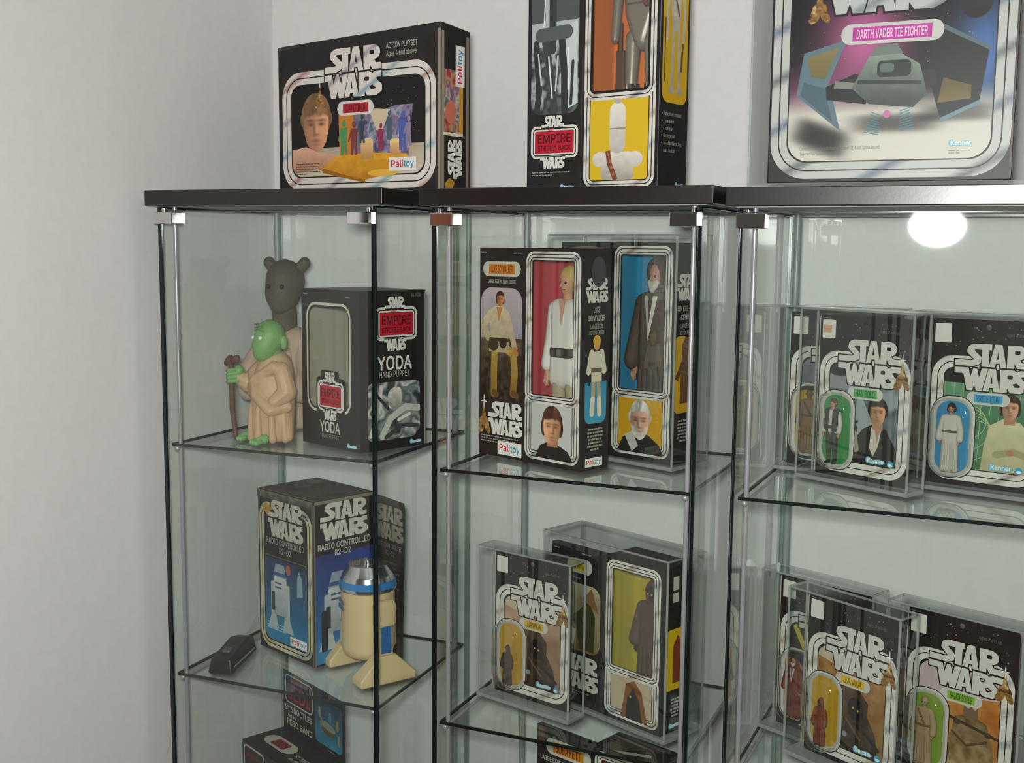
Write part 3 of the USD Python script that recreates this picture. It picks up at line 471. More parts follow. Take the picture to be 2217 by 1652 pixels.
def dress(t, h, style, c1, c2, c3, skin, hair):
    """Clothes over a body; every piece is a part of the doll."""
    P_ = lambda x, y, z: np.array([x, y, z]) * h; e = h * .02
    def add(n, parts, c, rough=.7, it=4, ed=None): obj(n, soft(MF.batch_boolean(parts, manifold3d.OpType.Add), ed or e, it), paint(c, rough, .25), t, smooth=60)
    tors = hull([(P_(-.08, 0, .80), .05 * h), (P_(.08, 0, .80), .05 * h), (P_(-.055, 0, .60), .068 * h), (P_(.055, 0, .60), .068 * h)])
    sleeves = [chain([(P_(s * .112, 0, .79), .047 * h), (P_(s * .148, .004, .63), .042 * h), (P_(s * .152, -.026, .51), .04 * h)]) for s in (-1, 1)]
    if style in ('tunic', 'vest', 'shirt'):
        skirt = hull([(P_(-.055, 0, .6), .068 * h), (P_(.055, 0, .6), .068 * h), (P_(-.075, 0, .44 if style == 'tunic' else .52), .062 * h), (P_(.075, 0, .44 if style == 'tunic' else .52), .062 * h)])
        add('tunic' if style == 'tunic' else 'shirt', [tors, skirt] + sleeves, c1)
        for s in (-1, 1): add('trouser_leg', [chain([(P_(s * .055, 0, .50), .062 * h), (P_(s * .06, -.006, .28), .046 * h), (P_(s * .062, .008, .15), .037 * h)])], c2); add('boot', [chain([(P_(s * .062, .006, .2), .042 * h), (P_(s * .062, .01, .05), .034 * h)]), hull([(P_(s * .062, .012, .028), .03 * h), (P_(s * .066, -.066, .021), .021 * h)])], c3, .5)
        add('belt', [hull([(P_(-.058, 0, .575), .073 * h), (P_(.058, 0, .575), .073 * h)]) ^ MF.cube([h, h, .05 * h], True).translate([0, 0, .575 * h])], '#3a332c', .5)
        obj('buckle', rbx(-.02 * h, .02 * h, -.08 * h, -.07 * h, .558 * h, .592 * h, .003 * h), paint('#8d8b84', .3, .5, .8), t)
        if style == 'vest': add('vest', [(hull([(P_(-.088, 0, .80), .064 * h), (P_(.088, 0, .80), .064 * h), (P_(-.066, 0, .56), .084 * h), (P_(.066, 0, .56), .084 * h)]) - MF.cube([.075 * h, .3 * h, .6 * h], True).translate([0, -.15 * h, .7 * h]))], '#23211f')
        if style == 'tunic': obj('neck_opening', (np.array([P_(-.03, -.0515, .842), P_(.03, -.0515, .842), P_(0, -.062, .71)]), np.array([[0, 1, 2]])), paint(skin, .6), t)
    if style in ('robe', 'hooded', 'dress', 'wrap'):
        wide = 1.25 if style == 'hooded' else 1.0
        skirt = hull([(P_(-.055, 0, .62), .07 * h), (P_(.055, 0, .62), .07 * h), (P_(-.095 * wide, .01, .05), .05 * h), (P_(.095 * wide, .01, .05), .05 * h)]); sl = [chain([(P_(s * .112, 0, .79), .05 * h), (P_(s * .16, 0, .62), .052 * h), (P_(s * .165, -.03, .5), .056 * h)]) for s in (-1, 1)]
        folds = [chain([(P_(x, -.075, .45), .012 * h), (P_(x * 1.5, -.062, .06), .02 * h)], 10) for x in (-.06, -.02, .03, .07)]
        add('robe', [tors, skirt] + sl + folds, c1)
        if style in ('dress', 'wrap'): add('belt', [hull([(P_(-.058, 0, .6), .078 * h), (P_(.058, 0, .6), .078 * h)]) ^ MF.cube([h, h, .035 * h], True).translate([0, 0, .6 * h])], c3, .5)
        if style == 'dress': add('hem', [hull([(P_(-.1, .01, .045), .052 * h), (P_(.1, .01, .045), .052 * h)])], c1)
        if style == 'wrap': add('sash', [chain([(P_(-.08, -.05, .81), .016 * h), (P_(.0, -.075, .7), .016 * h), (P_(.06, -.07, .6), .016 * h)], 10)], c3)
    if style == 'robe' or style == 'hooded':
        hood = hull([(P_(0, .012, .955), .078 * h), (P_(0, .0, .90), .066 * h), (P_(0, .03, .83), .07 * h)] + ([(P_(0, .03, 1.02), .035 * h)] if style == 'hooded' else [])) - hull([(P_(0, -.1, .955), .056 * h), (P_(0, -.1, .89), .056 * h), (P_(0, -.02, .93), .052 * h)])
        add('hood', [hood], c2, .75, 2)
        if style == 'robe':
            obj('collar', (np.array([P_(-.052, -.056, .83), P_(-.02, -.064, .83), P_(0, -.080, .67), P_(0, -.084, .60), P_(.052, -.056, .83), P_(.02, -.064, .83)]), np.array([[0, 3, 2], [0, 2, 1], [2, 3, 4], [2, 4, 5]])), paint('#cfc9bc', .7), t)
            add('beard', [hull([(P_(-.03, -.035, .895), .018 * h), (P_(.03, -.035, .895), .018 * h), (P_(0, -.045, .865), .022 * h)])], '#c4bfb4')
    if style in ('tunic', 'vest', 'dress', 'shirt'):
        add('hair', [hull([(P_(0, .012, .958), .063 * h), (P_(0, .02, .93), .06 * h)]) - hull([(P_(0, -.085, .93), .052 * h), (P_(0, -.085, .89), .06 * h)])], hair, .7, 2)
        if style == 'dress': add('hair_bob', [hull([(P_(s * .05, .015, .94), .025 * h), (P_(s * .052, .012, .905), .022 * h)]) for s in (-1, 1)], hair)
    if style != 'hooded':
        eye = cat([trimesh.creation.icosphere(1, .0075 * h).apply_translation(P_(s * .022, -.0485, .93)) for s in (-1, 1)]); obj('eyes', eye, paint('#2a2a30', .3), t); obj('mouth', rbx(-.016 * h, .016 * h, -.052 * h, -.044 * h, .892 * h, .897 * h, .0015 * h, 6), paint('#8a4a40', .5), t)
    else: obj('eyes', cat([trimesh.creation.icosphere(1, .009 * h).apply_translation(P_(s * .02, -.05, .925)) for s in (-1, 1)]), paint('#c79a3a', .3), t)
def figure(name, label, loc, rot, h, style, c1, c2, c3, skin='#b58468', hair='#3a2618', group=None, hands=False, sx=.9):
    t = thing(name, label, 'doll' if h > .15 else 'toy figure', loc, rot, group); UsdGeom.Xformable(t).AddScaleOp().Set(Gf.Vec3f(sx, .9, 1))
    obj('body', body(h, hands, h * (.02 if h > .15 else .035)), paint(skin, .55), t, smooth=60)
    dress(t, h, style, c1, c2, c3, skin, hair); return t
def at(t_loc, rot, u, v, z): a = math.radians(rot); return (t_loc[0] + math.cos(a) * u - math.sin(a) * v, t_loc[1] + math.sin(a) * u + math.cos(a) * v, t_loc[2] + z)
# grey robot doll in the tall box B
def robot_doll(label, loc, rot, h):
    t = thing('robot_doll', label, 'doll', loc, rot, 'dolls in window boxes'); UsdGeom.Xformable(t).AddScaleOp().Set(Gf.Vec3f(.82, .85, 1)); P_ = lambda x, y, z: np.array([x, y, z]) * h; g = paint('#7c7568', .38, .5, .25); g2 = paint('#5a554c', .4, .5, .3)
    obj('torso', soft(MF.batch_boolean([hull([(P_(-.085, 0, .82), .035 * h), (P_(.085, 0, .82), .035 * h), (P_(-.05, 0, .6), .05 * h), (P_(.05, 0, .6), .05 * h)]), hull([(P_(-.045, 0, .58), .052 * h), (P_(.045, 0, .58), .052 * h), (P_(0, 0, .47), .05 * h)])], manifold3d.OpType.Add), h * .02), g, t, smooth=60)
    obj('head', soft(hull([(P_(0, 0, .885), .035 * h), (P_(0, 0, .965), .038 * h), (P_(0, 0, .99), .02 * h)]), h * .015), g, t, smooth=60)
    for i in range(4): obj('chest_band', tm(hull([(P_(-.062 + .006 * i, -.004, .76 - .05 * i), .049 * h), (P_(.062 - .006 * i, -.004, .76 - .05 * i), .049 * h)]) ^ MF.cube([h, h, .008 * h], True).translate([0, 0, (.76 - .05 * i) * h])), g2, t, smooth=40)
    for s in (-1, 1):
        obj('arm', soft(chain([(P_(s * .135, 0, .82), .04 * h), (P_(s * .15, 0, .65), .026 * h), (P_(s * .155, -.02, .48), .022 * h)]), h * .02), g, t, smooth=60)
        obj('leg', soft(MF.batch_boolean([chain([(P_(s * .055, 0, .47), .042 * h), (P_(s * .062, -.004, .27), .03 * h), (P_(s * .065, .005, .05), .03 * h)]), hull([(P_(s * .065, .015, .022), .022 * h), (P_(s * .068, -.05, .018), .018 * h)])], manifold3d.OpType.Add), h * .02), g, t, smooth=60)
        obj('knee_ring', cyl(P_(s * .062, 0, .25), P_(s * .062, 0, .285), .042 * h, 16), chrome, t, smooth=40)
    obj('strap', soft(chain([(P_(-.07, -.048, .83), .014 * h), (P_(0, -.07, .7), .014 * h), (P_(.055, -.062, .6), .014 * h)], 10), h * .012), paint('#5d3527', .7), t, smooth=60); return t
bl = (.800 - (wb + wing) * cb, .118 - (wb + wing) * sb_, H + Z2 + .0003)
robot_doll('grey robot doll with a brown strap inside the tall orange-window box', at(bl, B_ROT, wing + .073, .046, .058), B_ROT, .345)
obj('doll_stand', rbx(wing + .012, wing + wb - .012, .012, db - .006, .001, .0575, .001), card_grey, boxB)
gun = thing('toy_rifle', 'long dark toy rifle standing beside the grey robot doll', 'toy gun', at(bl, B_ROT, wing + .030, .055, .058), B_ROT)
obj('barrel', cyl((0, 0, 0), (0, 0, .19), .0035), paint('#4a3320', .5), gun); obj('stock', rbx(-.006, .008, -.004, .004, .085, .15, .001), paint('#4a3320', .5), gun); obj('foot', cyl((0, 0, 0), (0, 0, .004), .006), paint('#4a3320', .5), gun)
# ---------------------------------------------------------------- left cabinet, upper shelf
Z1A, Z1B, Z1C = ZS[0], ZS[0] + Z2, ZS[0] + Z3
Z2A, Z2B, Z2C = ZS[1], ZS[1] + Z2, ZS[1] + Z3
# green-headed robed figure: a plain garden-gnome like stand-in with rounded ears
t = thing('robed_figure', 'green-headed vinyl figure in a tan robe leaning on a brown stick', 'figurine', (.160, .112, Z1A), -22)
UsdGeom.Xformable(t).AddScaleOp().Set(Gf.Vec3f(.86, .9, 1.0))
robe_c, skin_c = mottled('tan_vinyl', '#b39372', '#bd9d7b', 40, .5), paint('#6f9a5c', .5)
robe = hull([((-.042, 0, .012), .010), ((.046, 0, .012), .010), ((0, -.034, .012), .010), ((0, .036, .012), .010), ((0, 0, .085), .042), ((0, .004, .118), .034)])
folds = [chain([((x, y, .008), .0075), ((x * .92, y * .94 - .002, .05), .006), ((x * .75, y * .8, .085), .004)], 10) for x, y in ((-.036, -.024), (-.014, -.040), (.012, -.041), (.036, -.026), (.047, -.006))]
drape = [chain([((-.03, -.022, .112), .012), ((.004, -.038, .078), .011), ((.034, -.030, .055), .010), ((.046, 0, .06), .010)], 12), chain([((.03, -.016, .124), .012), ((-.008, -.036, .102), .009), ((-.036, -.024, .083), .010)], 12), chain([((.036, -.004, .118), .016), ((.046, .0, .085), .018), ((.036, -.022, .068), .012)], 12)]
arm = [chain([((-.026, -.008, .116), .018), ((-.044, -.026, .094), .016), ((-.050, -.044, .106), .012)], 14)]
obj('robe', soft(MF.batch_boolean([robe] + folds + drape + arm, manifold3d.OpType.Add), .0035, 3), robe_c, t, smooth=60)
hd = [hull([((0, -.006, .172), .029), ((0, -.016, .158), .024), ((0, -.022, .150), .018)]), chain([((0, 0, .132), .019), ((0, -.004, .15), .02)])]
for s in (-1, 1): hd.append(hull([((s * .029, .004, .168), .008), ((s * .031, .004, .158), .006)], 12))
obj('head', soft(MF.batch_boolean(hd, manifold3d.OpType.Add), .003, 3), skin_c, t, smooth=60)
obj('eyes', cat([trimesh.creation.icosphere(2, .0035).apply_translation([s * .0115, -.0335, .172]) for s in (-1, 1)]), paint('#d8d8cc', .2), t, smooth=True)
for i in range(3): obj('brow_crease', tm(chain([((-.014, -.0285, .183 + .005 * i), .0014), ((0, -.0315, .185 + .005 * i), .0014), ((.014, -.0285, .183 + .005 * i), .0014)], 8)), paint('#5c844c', .5), t, smooth=60)
stick = (-.053, -.056)
hnd = [hull([((stick[0] + .006, stick[1] + .012, .116), .010), ((stick[0] + .002, stick[1] + .008, .104), .009)], 14)] + [chain([((stick[0] + .010, stick[1] + .008, .118 - .006 * k), .0038), ((stick[0] + .003, stick[1] - .007, .117 - .006 * k), .0036), ((stick[0] - .009, stick[1] - .003, .115 - .006 * k), .0034)], 8) for k in range(4)] + [chain([((stick[0] - .004, stick[1] + .012, .116), .004), ((stick[0] - .009, stick[1] + .002, .122), .0036)], 8)]
obj('hand', soft(MF.batch_boolean(hnd, manifold3d.OpType.Add), .002, 2), skin_c, t, smooth=60)
obj('walking_stick', soft(MF.batch_boolean([chain([((stick[0] + .006, stick[1] + .004, .004), .0042), ((stick[0] + .002, stick[1], .05), .0052), ((stick[0], stick[1], .125), .0050), ((stick[0] - .002, stick[1], .134), .0085), ((stick[0] - .018, stick[1] + .002, .128), .006), ((stick[0] + .02, stick[1], .137), .007)], 12)], manifold3d.OpType.Add), .003, 3), mottled('stick_brown', '#4e3628', '#63473a', 60, .6), t, smooth=60)
for x, y in ((-.040, -.040), (.022, -.046)): obj('foot', soft(MF.batch_boolean([hull([((x, y + .012, .008), .008), ((x, y, .0065), .0065)])] + [chain([((x + k * .006, y - .002, .005), .005), ((x + k * .008, y - .012, .0042), .0042)], 8) for k in (-1, 0, 1)], manifold3d.OpType.Add), .003, 2), paint('#7aa86a', .5), t, smooth=60)
# brown plush puppet behind it
t = thing('hand_puppet', 'brown-headed hand puppet in a tan cloak, behind the green-headed figure', 'puppet', (.102, .238, Z1A), 6)
UsdGeom.Xformable(t).AddScaleOp().Set(Gf.Vec3f(.86, .86, .92))
br = mottled('puppet_brown', '#4c463b', '#59523f', 50, .7)
obj('cloak', soft(MF.batch_boolean([hull([((-.055, 0, .012), .012), ((.055, 0, .012), .012), ((0, -.045, .012), .012), ((0, .05, .012), .012), ((-.03, 0, .165), .03), ((.03, 0, .165), .03)])] + [chain([((s * .04, 0, .165), .024), ((s * .066, -.024, .11), .026), ((s * .060, -.05, .075), .020)]) for s in (-1, 1)] + [chain([((x, -.05, .01), .008), ((x * .6, -.034, .15), .007)], 10) for x in (-.04, -.015, .012, .038)], manifold3d.OpType.Add), .005, 3), mottled('puppet_cloak', '#ab9482', '#b7a08d', 50, .75), t, smooth=60)
obj('head', soft(MF.batch_boolean([chain([((0, 0, .185), .024), ((0, -.004, .222), .026)]), hull([((0, .002, .283), .040), ((0, -.01, .258), .036), ((0, -.022, .240), .022)])], manifold3d.OpType.Add), .004, 4), br, t, smooth=60)
for s in (-1, 1): obj('ear', soft(hull([((s * .030, .008, .306), .012), ((s * .040, .010, .316), .012)], 14), .003, 3), br, t, smooth=60)
obj('eyes', cat([trimesh.creation.icosphere(1, .005).apply_translation([s * .015, -.043, .272]) for s in (-1, 1)]), paint('#26211c', .3), t, smooth=True)
# F: hand-puppet carton, corner forwards
f_w, f_d, f_h = .156, .132, .252; F_ROT = -22.9
fa, fb = math.cos(math.radians(F_ROT)), math.sin(math.radians(F_ROT))
t = thing('toy_box', 'dark hand puppet box with an empty film window, beside the green-headed figure', 'toy box', (.351 - f_w * fa, .065 - f_w * fb, Z1A + .0003), F_ROT)
hole = rr(2.0, 6.2, 12.6, 22.4, 1.6) - rr(4.0, 4.6, 11.6, 11.2, .8).union(sbox(5.4, 10, 9.6, 12.3)); window_carton(t, f_w, f_d, f_h, hole); tray(t, f_w, f_d, f_h, '#a19a88')
P = Print(15.6, 25.2, hole)
P.frame(1.4, 5.5, 13.2, 23.1, 2.3, '#c9c4b4', (.42, .16), hole=True)
P.add(rr(4.0, 5.0, 11.6, 11.2, .8).union(sbox(5.4, 10, 9.6, 12.2)), '#1b1917'); P.film_logo(4.3, 4.2, 7.0, 8.0); P.text('YODA', 7.6, 2.35, 1.75, '#c9c5b8', w=5.4); P.text('HAND PUPPET', 7.6, 1.35, .7, '#8d8a80', w=5.0, bold=False); P.kenner(12.2, .5, 2.5); P.lines(.7, 24.3, 2, 1, '#8d8a80'); P.lines(11.9, 24.1, 2.6, 1, '#8d8a80')
P.mesh(t, 'front_print', on_front())
P = Print(13.2, 25.2); P.film_logo(3.0, 15.6, 8.4, 8.8); P.text('YODA', 6.8, 12.75, 2.1, '#d6d3c8', w=7.0); P.text('HAND PUPPET', 6.8, 11.55, .95, '#b5b2a8', w=6.2, bold=False); P.text('No. 38310', 11.2, 24.2, .5, '#8d8a80', w=1.9, bold=False)
q = rr(1.4, 2.3, 12.0, 10.8, 1.0).union(rr(1.4, 1.6, 11.2, 10.8, .9)); P.add(q, blotch(['#2c3232', '#8d9591', '#4d5655', '#c4c5bc', '#3a4040'], .33, 6), .3)
for pts, w_, c in (([(2, 2.5), (3.5, 6), (4, 10)], .8, '#c9c8bf'), ([(4.2, 2.2), (6, 5), (9, 6.6), (11.6, 6.2)], 1.1, '#b9bab2'), ([(5, 2), (8, 3.6), (11.4, 3.4)], .7, '#39413f'), ([(6.2, 7.2), (7.4, 9.2)], 1.4, '#d2cfc2'), ([(3.2, 8.8), (5.4, 6.6)], .5, '#2b3030'), ([(8.6, 9.6), (11, 9.4)], .6, '#6c7875'), ([(7.5, 4.6), (9.8, 5.4)], .5, '#d9d7cb')): P.add(st(pts, w_, 1, 1).intersection(q), c)
P.add(ell(6.8, 8.2, 1.5, 1.7), grad(6.5, '#8f8d84', 10, '#d4d1c5', .25, 1.2), .25)
P.kenner(9.9, .5, 2.4); P.rect(12.95, .2, 13.15, 25, '#8a867c'); P.mesh(t, 'side_print', on_right(f_w))
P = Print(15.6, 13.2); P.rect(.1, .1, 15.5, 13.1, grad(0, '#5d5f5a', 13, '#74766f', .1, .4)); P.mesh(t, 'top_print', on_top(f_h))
# ---------------------------------------------------------------- left cabinet, second shelf
g_w, g_d, g_h = .164, .129, .286; G_ROT = -21.8
ga, gb = math.cos(math.radians(G_ROT)), math.sin(math.radians(G_ROT)); g_loc = (.226 - g_w * ga, .125 - g_w * gb, Z2A + .0003)
t = thing('toy_box', 'worn black and blue radio-controlled robot box behind the cream toy robot', 'toy box', g_loc, G_ROT)
carton(t, g_w, g_d, g_h, card_black)
def tin_robot(P, x, y, s, r=0):      # a plain drum-shaped toy robot, printed
    P.add(affinity.rotate(unary_union([rr(x - 1.7 * s, y, x - .7 * s, y + 4.6 * s, .2 * s), rr(x + .9 * s, y, x + 1.9 * s, y + 4.6 * s, .2 * s), Polygon([(x - 2.4 * s, y - .9 * s), (x - .3 * s, y - .9 * s), (x - .7 * s, y + .6 * s), (x - 1.7 * s, y + .6 * s)]), Polygon([(x + .5 * s, y - .9 * s), (x + 2.6 * s, y - .9 * s), (x + 1.9 * s, y + .6 * s), (x + .9 * s, y + .6 * s)])]), r, origin=(x, y)), '#a9b2b4')
    P.add(rr(x - 1.2 * s, y + .8 * s, x + 1.3 * s, y + 5.2 * s, .2 * s), grad(y, '#8a969c', y + 5 * s, '#bcc3c2', .1, .8), .4); P.add([(x - 1.25 * s, y + 5.2 * s), (x + 1.35 * s, y + 5.2 * s), (x + .85 * s, y + 6.7 * s), (x - .75 * s, y + 6.7 * s)], '#8d9ca6'); P.rect(x - 1.15 * s, y + 5.35 * s, x + 1.2 * s, y + 5.75 * s, '#33588c'); P.rect(x - .9 * s, y + 4.4 * s, x + .4 * s, y + 4.6 * s, '#47567c'); P.rect(x - .9 * s, y + 3.9 * s, x + .4 * s, y + 4.1 * s, '#47567c'); P.rect(x - 1.5 * s, y + 1.2 * s, x - .95 * s, y + 3.4 * s, '#2b3138')
P = Print(16.4, 28.6)
P.frame(.5, .6, 15.9, 26.6, 2.8, streaks('#c2bd9c', ('#a7975a', '#5f747c'), 6, .2), (.6, .18, .5, .18)); inn = rr(2.0, 2.1, 14.4, 25.1, 1.6)
P.add(inn, '#191715'); P.add(inn.intersection(sbox(0, 0, 17, 16.8)), grad(3, '#2b7fa6', 16.8, '#20304e', .1, .3), .6)
tin_robot(P, 6.4, 5.6, 1.55); P.add(ell(9.0, 15.4, .7, .9), '#a8584c'); P.add([(11.5, 11.2), (13.2, 11.6), (13.0, 14.6), (12.1, 16.0), (11.6, 14.4)], '#7c9aa6'); P.lines(2.6, 5.0, 8, 3, '#9fc3d0', .5, .18)
P.palitoy(9.4, 2.3, 4.8, 1.6); P.logo(3.4, 20.7, 9.6, 6.6, '#b5b2a4', outline=.2); P.text('RADIO CONTROLLED', 8.2, 19.4, 1.0, '#98958a', w=11); P.text('R2-D2', 8.2, 18.0, .95, '#98958a', w=3.4); P.rect(2.2, 17.1, 14.2, 17.3, '#5a574e')
P.add([(1.2, 25.6), (2.6, 26.4), (4.6, 25.8), (3.0, 24.2)], '#a8843c'); P.rect(.05, 27.2, 16.3, 28.5, grad(27, '#3c3830', 28.5, '#6b6454', .3, 1)); P.rect(15.9, 0.2, 16.35, 28, '#5b564a')
P.mesh(t, 'front_print', on_front())
P = Print(12.9, 28.6); P.rect(0, 0, .3, 28, '#6c665a'); P.rect(.3, .4, 12.8, 19.2, grad(1, '#2b7bab', 19, '#222f68', .1, .3), sub=.6); P.add(ell(9.5, 15.5, 3.2, 3.6), grad(12, '#20408c', 19, '#1c3a8c'))
tin_robot(P, 5.0, 4.2, 1.75); P.rect(1.4, 2.4, 2.7, 9.6, '#22242a', .5); P.logo(1.5, 21.6, 9.4, 6.4, '#c4c1b4'); P.text('RADIO CONTROLLED', 6.4, 20.1, 1.0, '#b7b4a8', w=11.2); P.text('R2-D2', 6.0, 18.8, .95, '#b7b4a8', w=3.4)
P.rect(.1, 28.0, 12.8, 28.55, '#7d7564'); P.mesh(t, 'side_print', on_right(g_w))
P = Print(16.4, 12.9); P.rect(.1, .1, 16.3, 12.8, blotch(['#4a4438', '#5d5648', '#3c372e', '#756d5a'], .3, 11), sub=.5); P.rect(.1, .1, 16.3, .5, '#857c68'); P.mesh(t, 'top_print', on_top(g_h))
fl = obj('open_flap', tm(MF.batch_hull([MF.sphere(.0009, 6).translate(q) for q in [(g_w + .0015, g_d - .002, .004), (g_w + .0015, g_d - .002, g_h - .003), (g_w + .086, g_d - .010, .010), (g_w + .096, g_d - .012, g_h - .018), (g_w + .092, g_d - .011, g_h - .006)]])), card_worn, t)
P = Print(9.6, 28.2); P.logo(.6, 21.0, 8.2, 6.0, '#8b877a'); P.text('RADIO CONTROLLED', 4.7, 19.6, .8, '#7d796d', w=8.4); P.text('R2-D2', 5.2, 18.3, .8, '#7d796d', w=2.6); P.lines(.7, 17.0, 7.4, 12, '#6f6b60', .85, .24)
ux, uy = .9945, -.1045
P.mesh(fl, 'flap_print', lambda u, v, z: np.column_stack([g_w + .0015 + ux * u + uy * (z + .0012), g_d - .002 + uy * u - ux * (z + .0012), v]))
# cream toy robot (a plain drum-shaped one)
t = thing('toy_robot', 'cream drum-shaped toy robot with a silver cap and wedge feet', 'toy robot', (.3105, .157, Z2A), -33)
UsdGeom.Xformable(t).AddScaleOp().Set(Gf.Vec3f(.94, .94, .97))
cream = mottled('aged_cream_plastic', '#c6b184', '#cdb98f', 12, .4); silver = paint('#c9ccd0', .16, .5, 1); blue = paint('#2a5f9c', .3)
def lathe(pts, n=48): return trimesh.creation.revolve(np.array(pts), sections=n)
obj('drum', lathe([(0, .030), (.036, .030), (.044, .036), (.049, .05), (.0475, .145), (.045, .148), (0, .148)]), cream, t, smooth=35)
cap = obj('cap', lathe([(0, .148), (.050, .148), (.0515, .151), (.0505, .160), (.0465, .173), (.045, .175), (.036, .190), (.034, .1915), (0, .1915)]), silver, t, smooth=35)
obj('blue_band', lathe([(.0496, .1545), (.0516, .1545), (.0498, .1655), (.0478, .1655), (.0496, .1545)]), paint('#2a78b4', .15), cap, smooth=35)
for z in (.128, .118): obj('blue_stripe', trimesh.creation.box([.034, .0016, .0055], transform=trimesh.transformations.rotation_matrix(math.radians(-14), [0, 0, 1]) @ trimesh.transformations.translation_matrix([0, -.0488, z])), blue, t)
obj('cap_knob', lathe([(0, .19), (.009, .19), (.009, .197), (.006, .200), (0, .200)], 24), silver, cap, smooth=35)
obj('front_sticker', trimesh.creation.box([.012, .0015, .036], transform=trimesh.transformations.rotation_matrix(math.radians(-20), [0, 0, 1]) @ trimesh.transformations.translation_matrix([0, -.0492, .075])), paint('#9a9a98', .5), t)
for s in (-1, 1):
    lg = obj('side_strut', cat([rbx(s * .058 - .008, s * .058 + .008, -.015, .015, .02, .098, .003), rbx(s * .060 - .010, s * .060 + .010, -.021, .021, .092, .140, .008)]), cream, t, smooth=40)
    obj('blue_panel', rbx(s * .0675 - .001, s * .0675 + .001, -.010, .010, .05, .106, .0009), blue, lg)
    x0, x1 = s * .061 - .015, s * .061 + .015; z_ = .0
    obj('foot', tm(MF.batch_hull([MF.sphere(.003, 8).translate(q) for q in [(x, y, .003) for x in (x0, x1) for y in (-.052, .050)] + [(x, y, .012) for x in (x0, x1) for y in (-.052, .050)] + [(x, y, .044) for x in (x0 + .006, x1 - .006) for y in (-.016, .016)]])), cream, t, smooth=30)
# remote control
t = thing('remote_control', 'black handheld radio controller lying at the left front corner of the shelf', 'remote control', (.083, .092, Z2A), 104)
obj('case', tm(MF.batch_hull([MF.sphere(.004, 10).translate(q) for q in [(-.052, -.017, .004), (-.052, .017, .004), (.060, -.015, .004), (.060, .015, .004), (-.048, -.014, .022), (-.048, .014, .022), (.030, -.013, .032), (.030, .013, .032), (.056, -.012, .026), (.056, .012, .026)]])), paint('#211f1e', .35), t, smooth=40)
obj('trim_strip', rbx(-.044, .05, -.0205, -.0188, .009, .0115, .0006), rod_metal, t); obj('button', rbx(-.03, -.012, -.007, .007, .0275, .033, .002), paint('#5a5754', .4), t); obj('antenna', cyl((.056, 0, .026), (.072, -.022, .075), .0007, 8), rod_metal, t)
# ---------------------------------------------------------------- left cabinet, third shelf: box with a raised header card
J_ROT = -27; jl = (.024, .195, ZS[2] + .0003)
t = thing('toy_box', 'black toy box with a raised header card, lowest visible in the left cabinet', 'toy box', jl, J_ROT)
jw, jd, jh = .212, .088, .200
carton(t, jw, jd, jh)
obj('header_card', rbx(0, jw, jd - .0015, jd, jh - .02, .312, .0007), card_black, t)
JS = 21.2 / 23.2; P = Print(23.2, 14.0)
P.frame(.8, 6.6, 11.6, 13.4, 1.2, '#b9b6aa', (.35, .12)); P.text('RETURN OF THE', 6.2, 11.8, .7, '#8e2f22', w=7.5); P.text('JEDI', 6.2, 7.7, 3.5, '#a52c22', w=8.6)
P.text('SY SNOOTLES', 6.0, 4.6, 1.35, '#c2bdb0', w=10.4); P.text('and the', 3.4, 3.2, .8, '#c2bdb0', w=3.0); P.text('REBO BAND', 6.4, 1.4, 1.35, '#c2bdb0', w=9.8)
P.add(rr(12.4, 1.6, 22.4, 12.2, 1.2), grad(1, '#2f86a4', 12, '#1c3a4a', .15, .4), .5); P.add(ell(17.3, 5.6, 2.6, 1.3, -8), '#5c4a30'); P.add(ell(17.2, 6.4, 2.8, .9, -8), '#7a8a78')
for x, y, c in ((14.2, 8.6, '#8a8a6a'), (14.8, 6.4, '#7d7464'), (20.6, 7.4, '#8a7a4a'), (21.2, 4.2, '#8d8676'), (18, 8.4, '#4a78a4')): P.add(unary_union([ell(x, y, .5, 1.0), ell(x, y + 1.1, .4, .4)]), c)
P.lines(17.2, .9, 5, 1, '#8f8c80')
P.mesh(t, 'header_print', lambda u, v, z: np.column_stack([u * JS, jd - .0015 - z, v * .80 + jh]))
P = Print(23.2, 20.5); P.frame(.8, 11, 9.2, 19.6, 1.2, '#b9b6aa', (.35, .12)); P.text('RETURN OF THE', 5, 17.4, .7, '#8e2f22', w=6.4); P.text('JEDI', 5, 12.6, 3.6, '#a52c22', w=6.6); P.text('SY SNOOTLES', 16, 17.2, 1.5, '#c2bdb0', w=11.5); P.text('and the', 13, 15.6, .8, '#c2bdb0', w=3); P.text('REBO BAND', 16, 13.2, 1.5, '#c2bdb0', w=11); P.rect(2, 1.5, 21, 10, '#2d5a70', 1)
P.mesh(t, 'front_print', lambda u, v, z: np.column_stack([u * JS, -z, v]))
P = Print(23.2, 13.4); P.pill(2.2, 4.2, 12.6, 9.4, '#8e2226', None, '#551015', '#b9b6aa'); P.text('JEDI', 7.4, 5.6, 2.2, '#4f1014', w=5); P.text('SY SNOOTLES', 18, 5.6, 1.3, '#b5b1a5', w=8.4); P.text('and the REBO BAND', 18, 3.6, 1.1, '#b5b1a5', w=8.4); P.mesh(t, 'top_print', lambda u, v, z: np.column_stack([u * JS, v * .63, jh + z]))
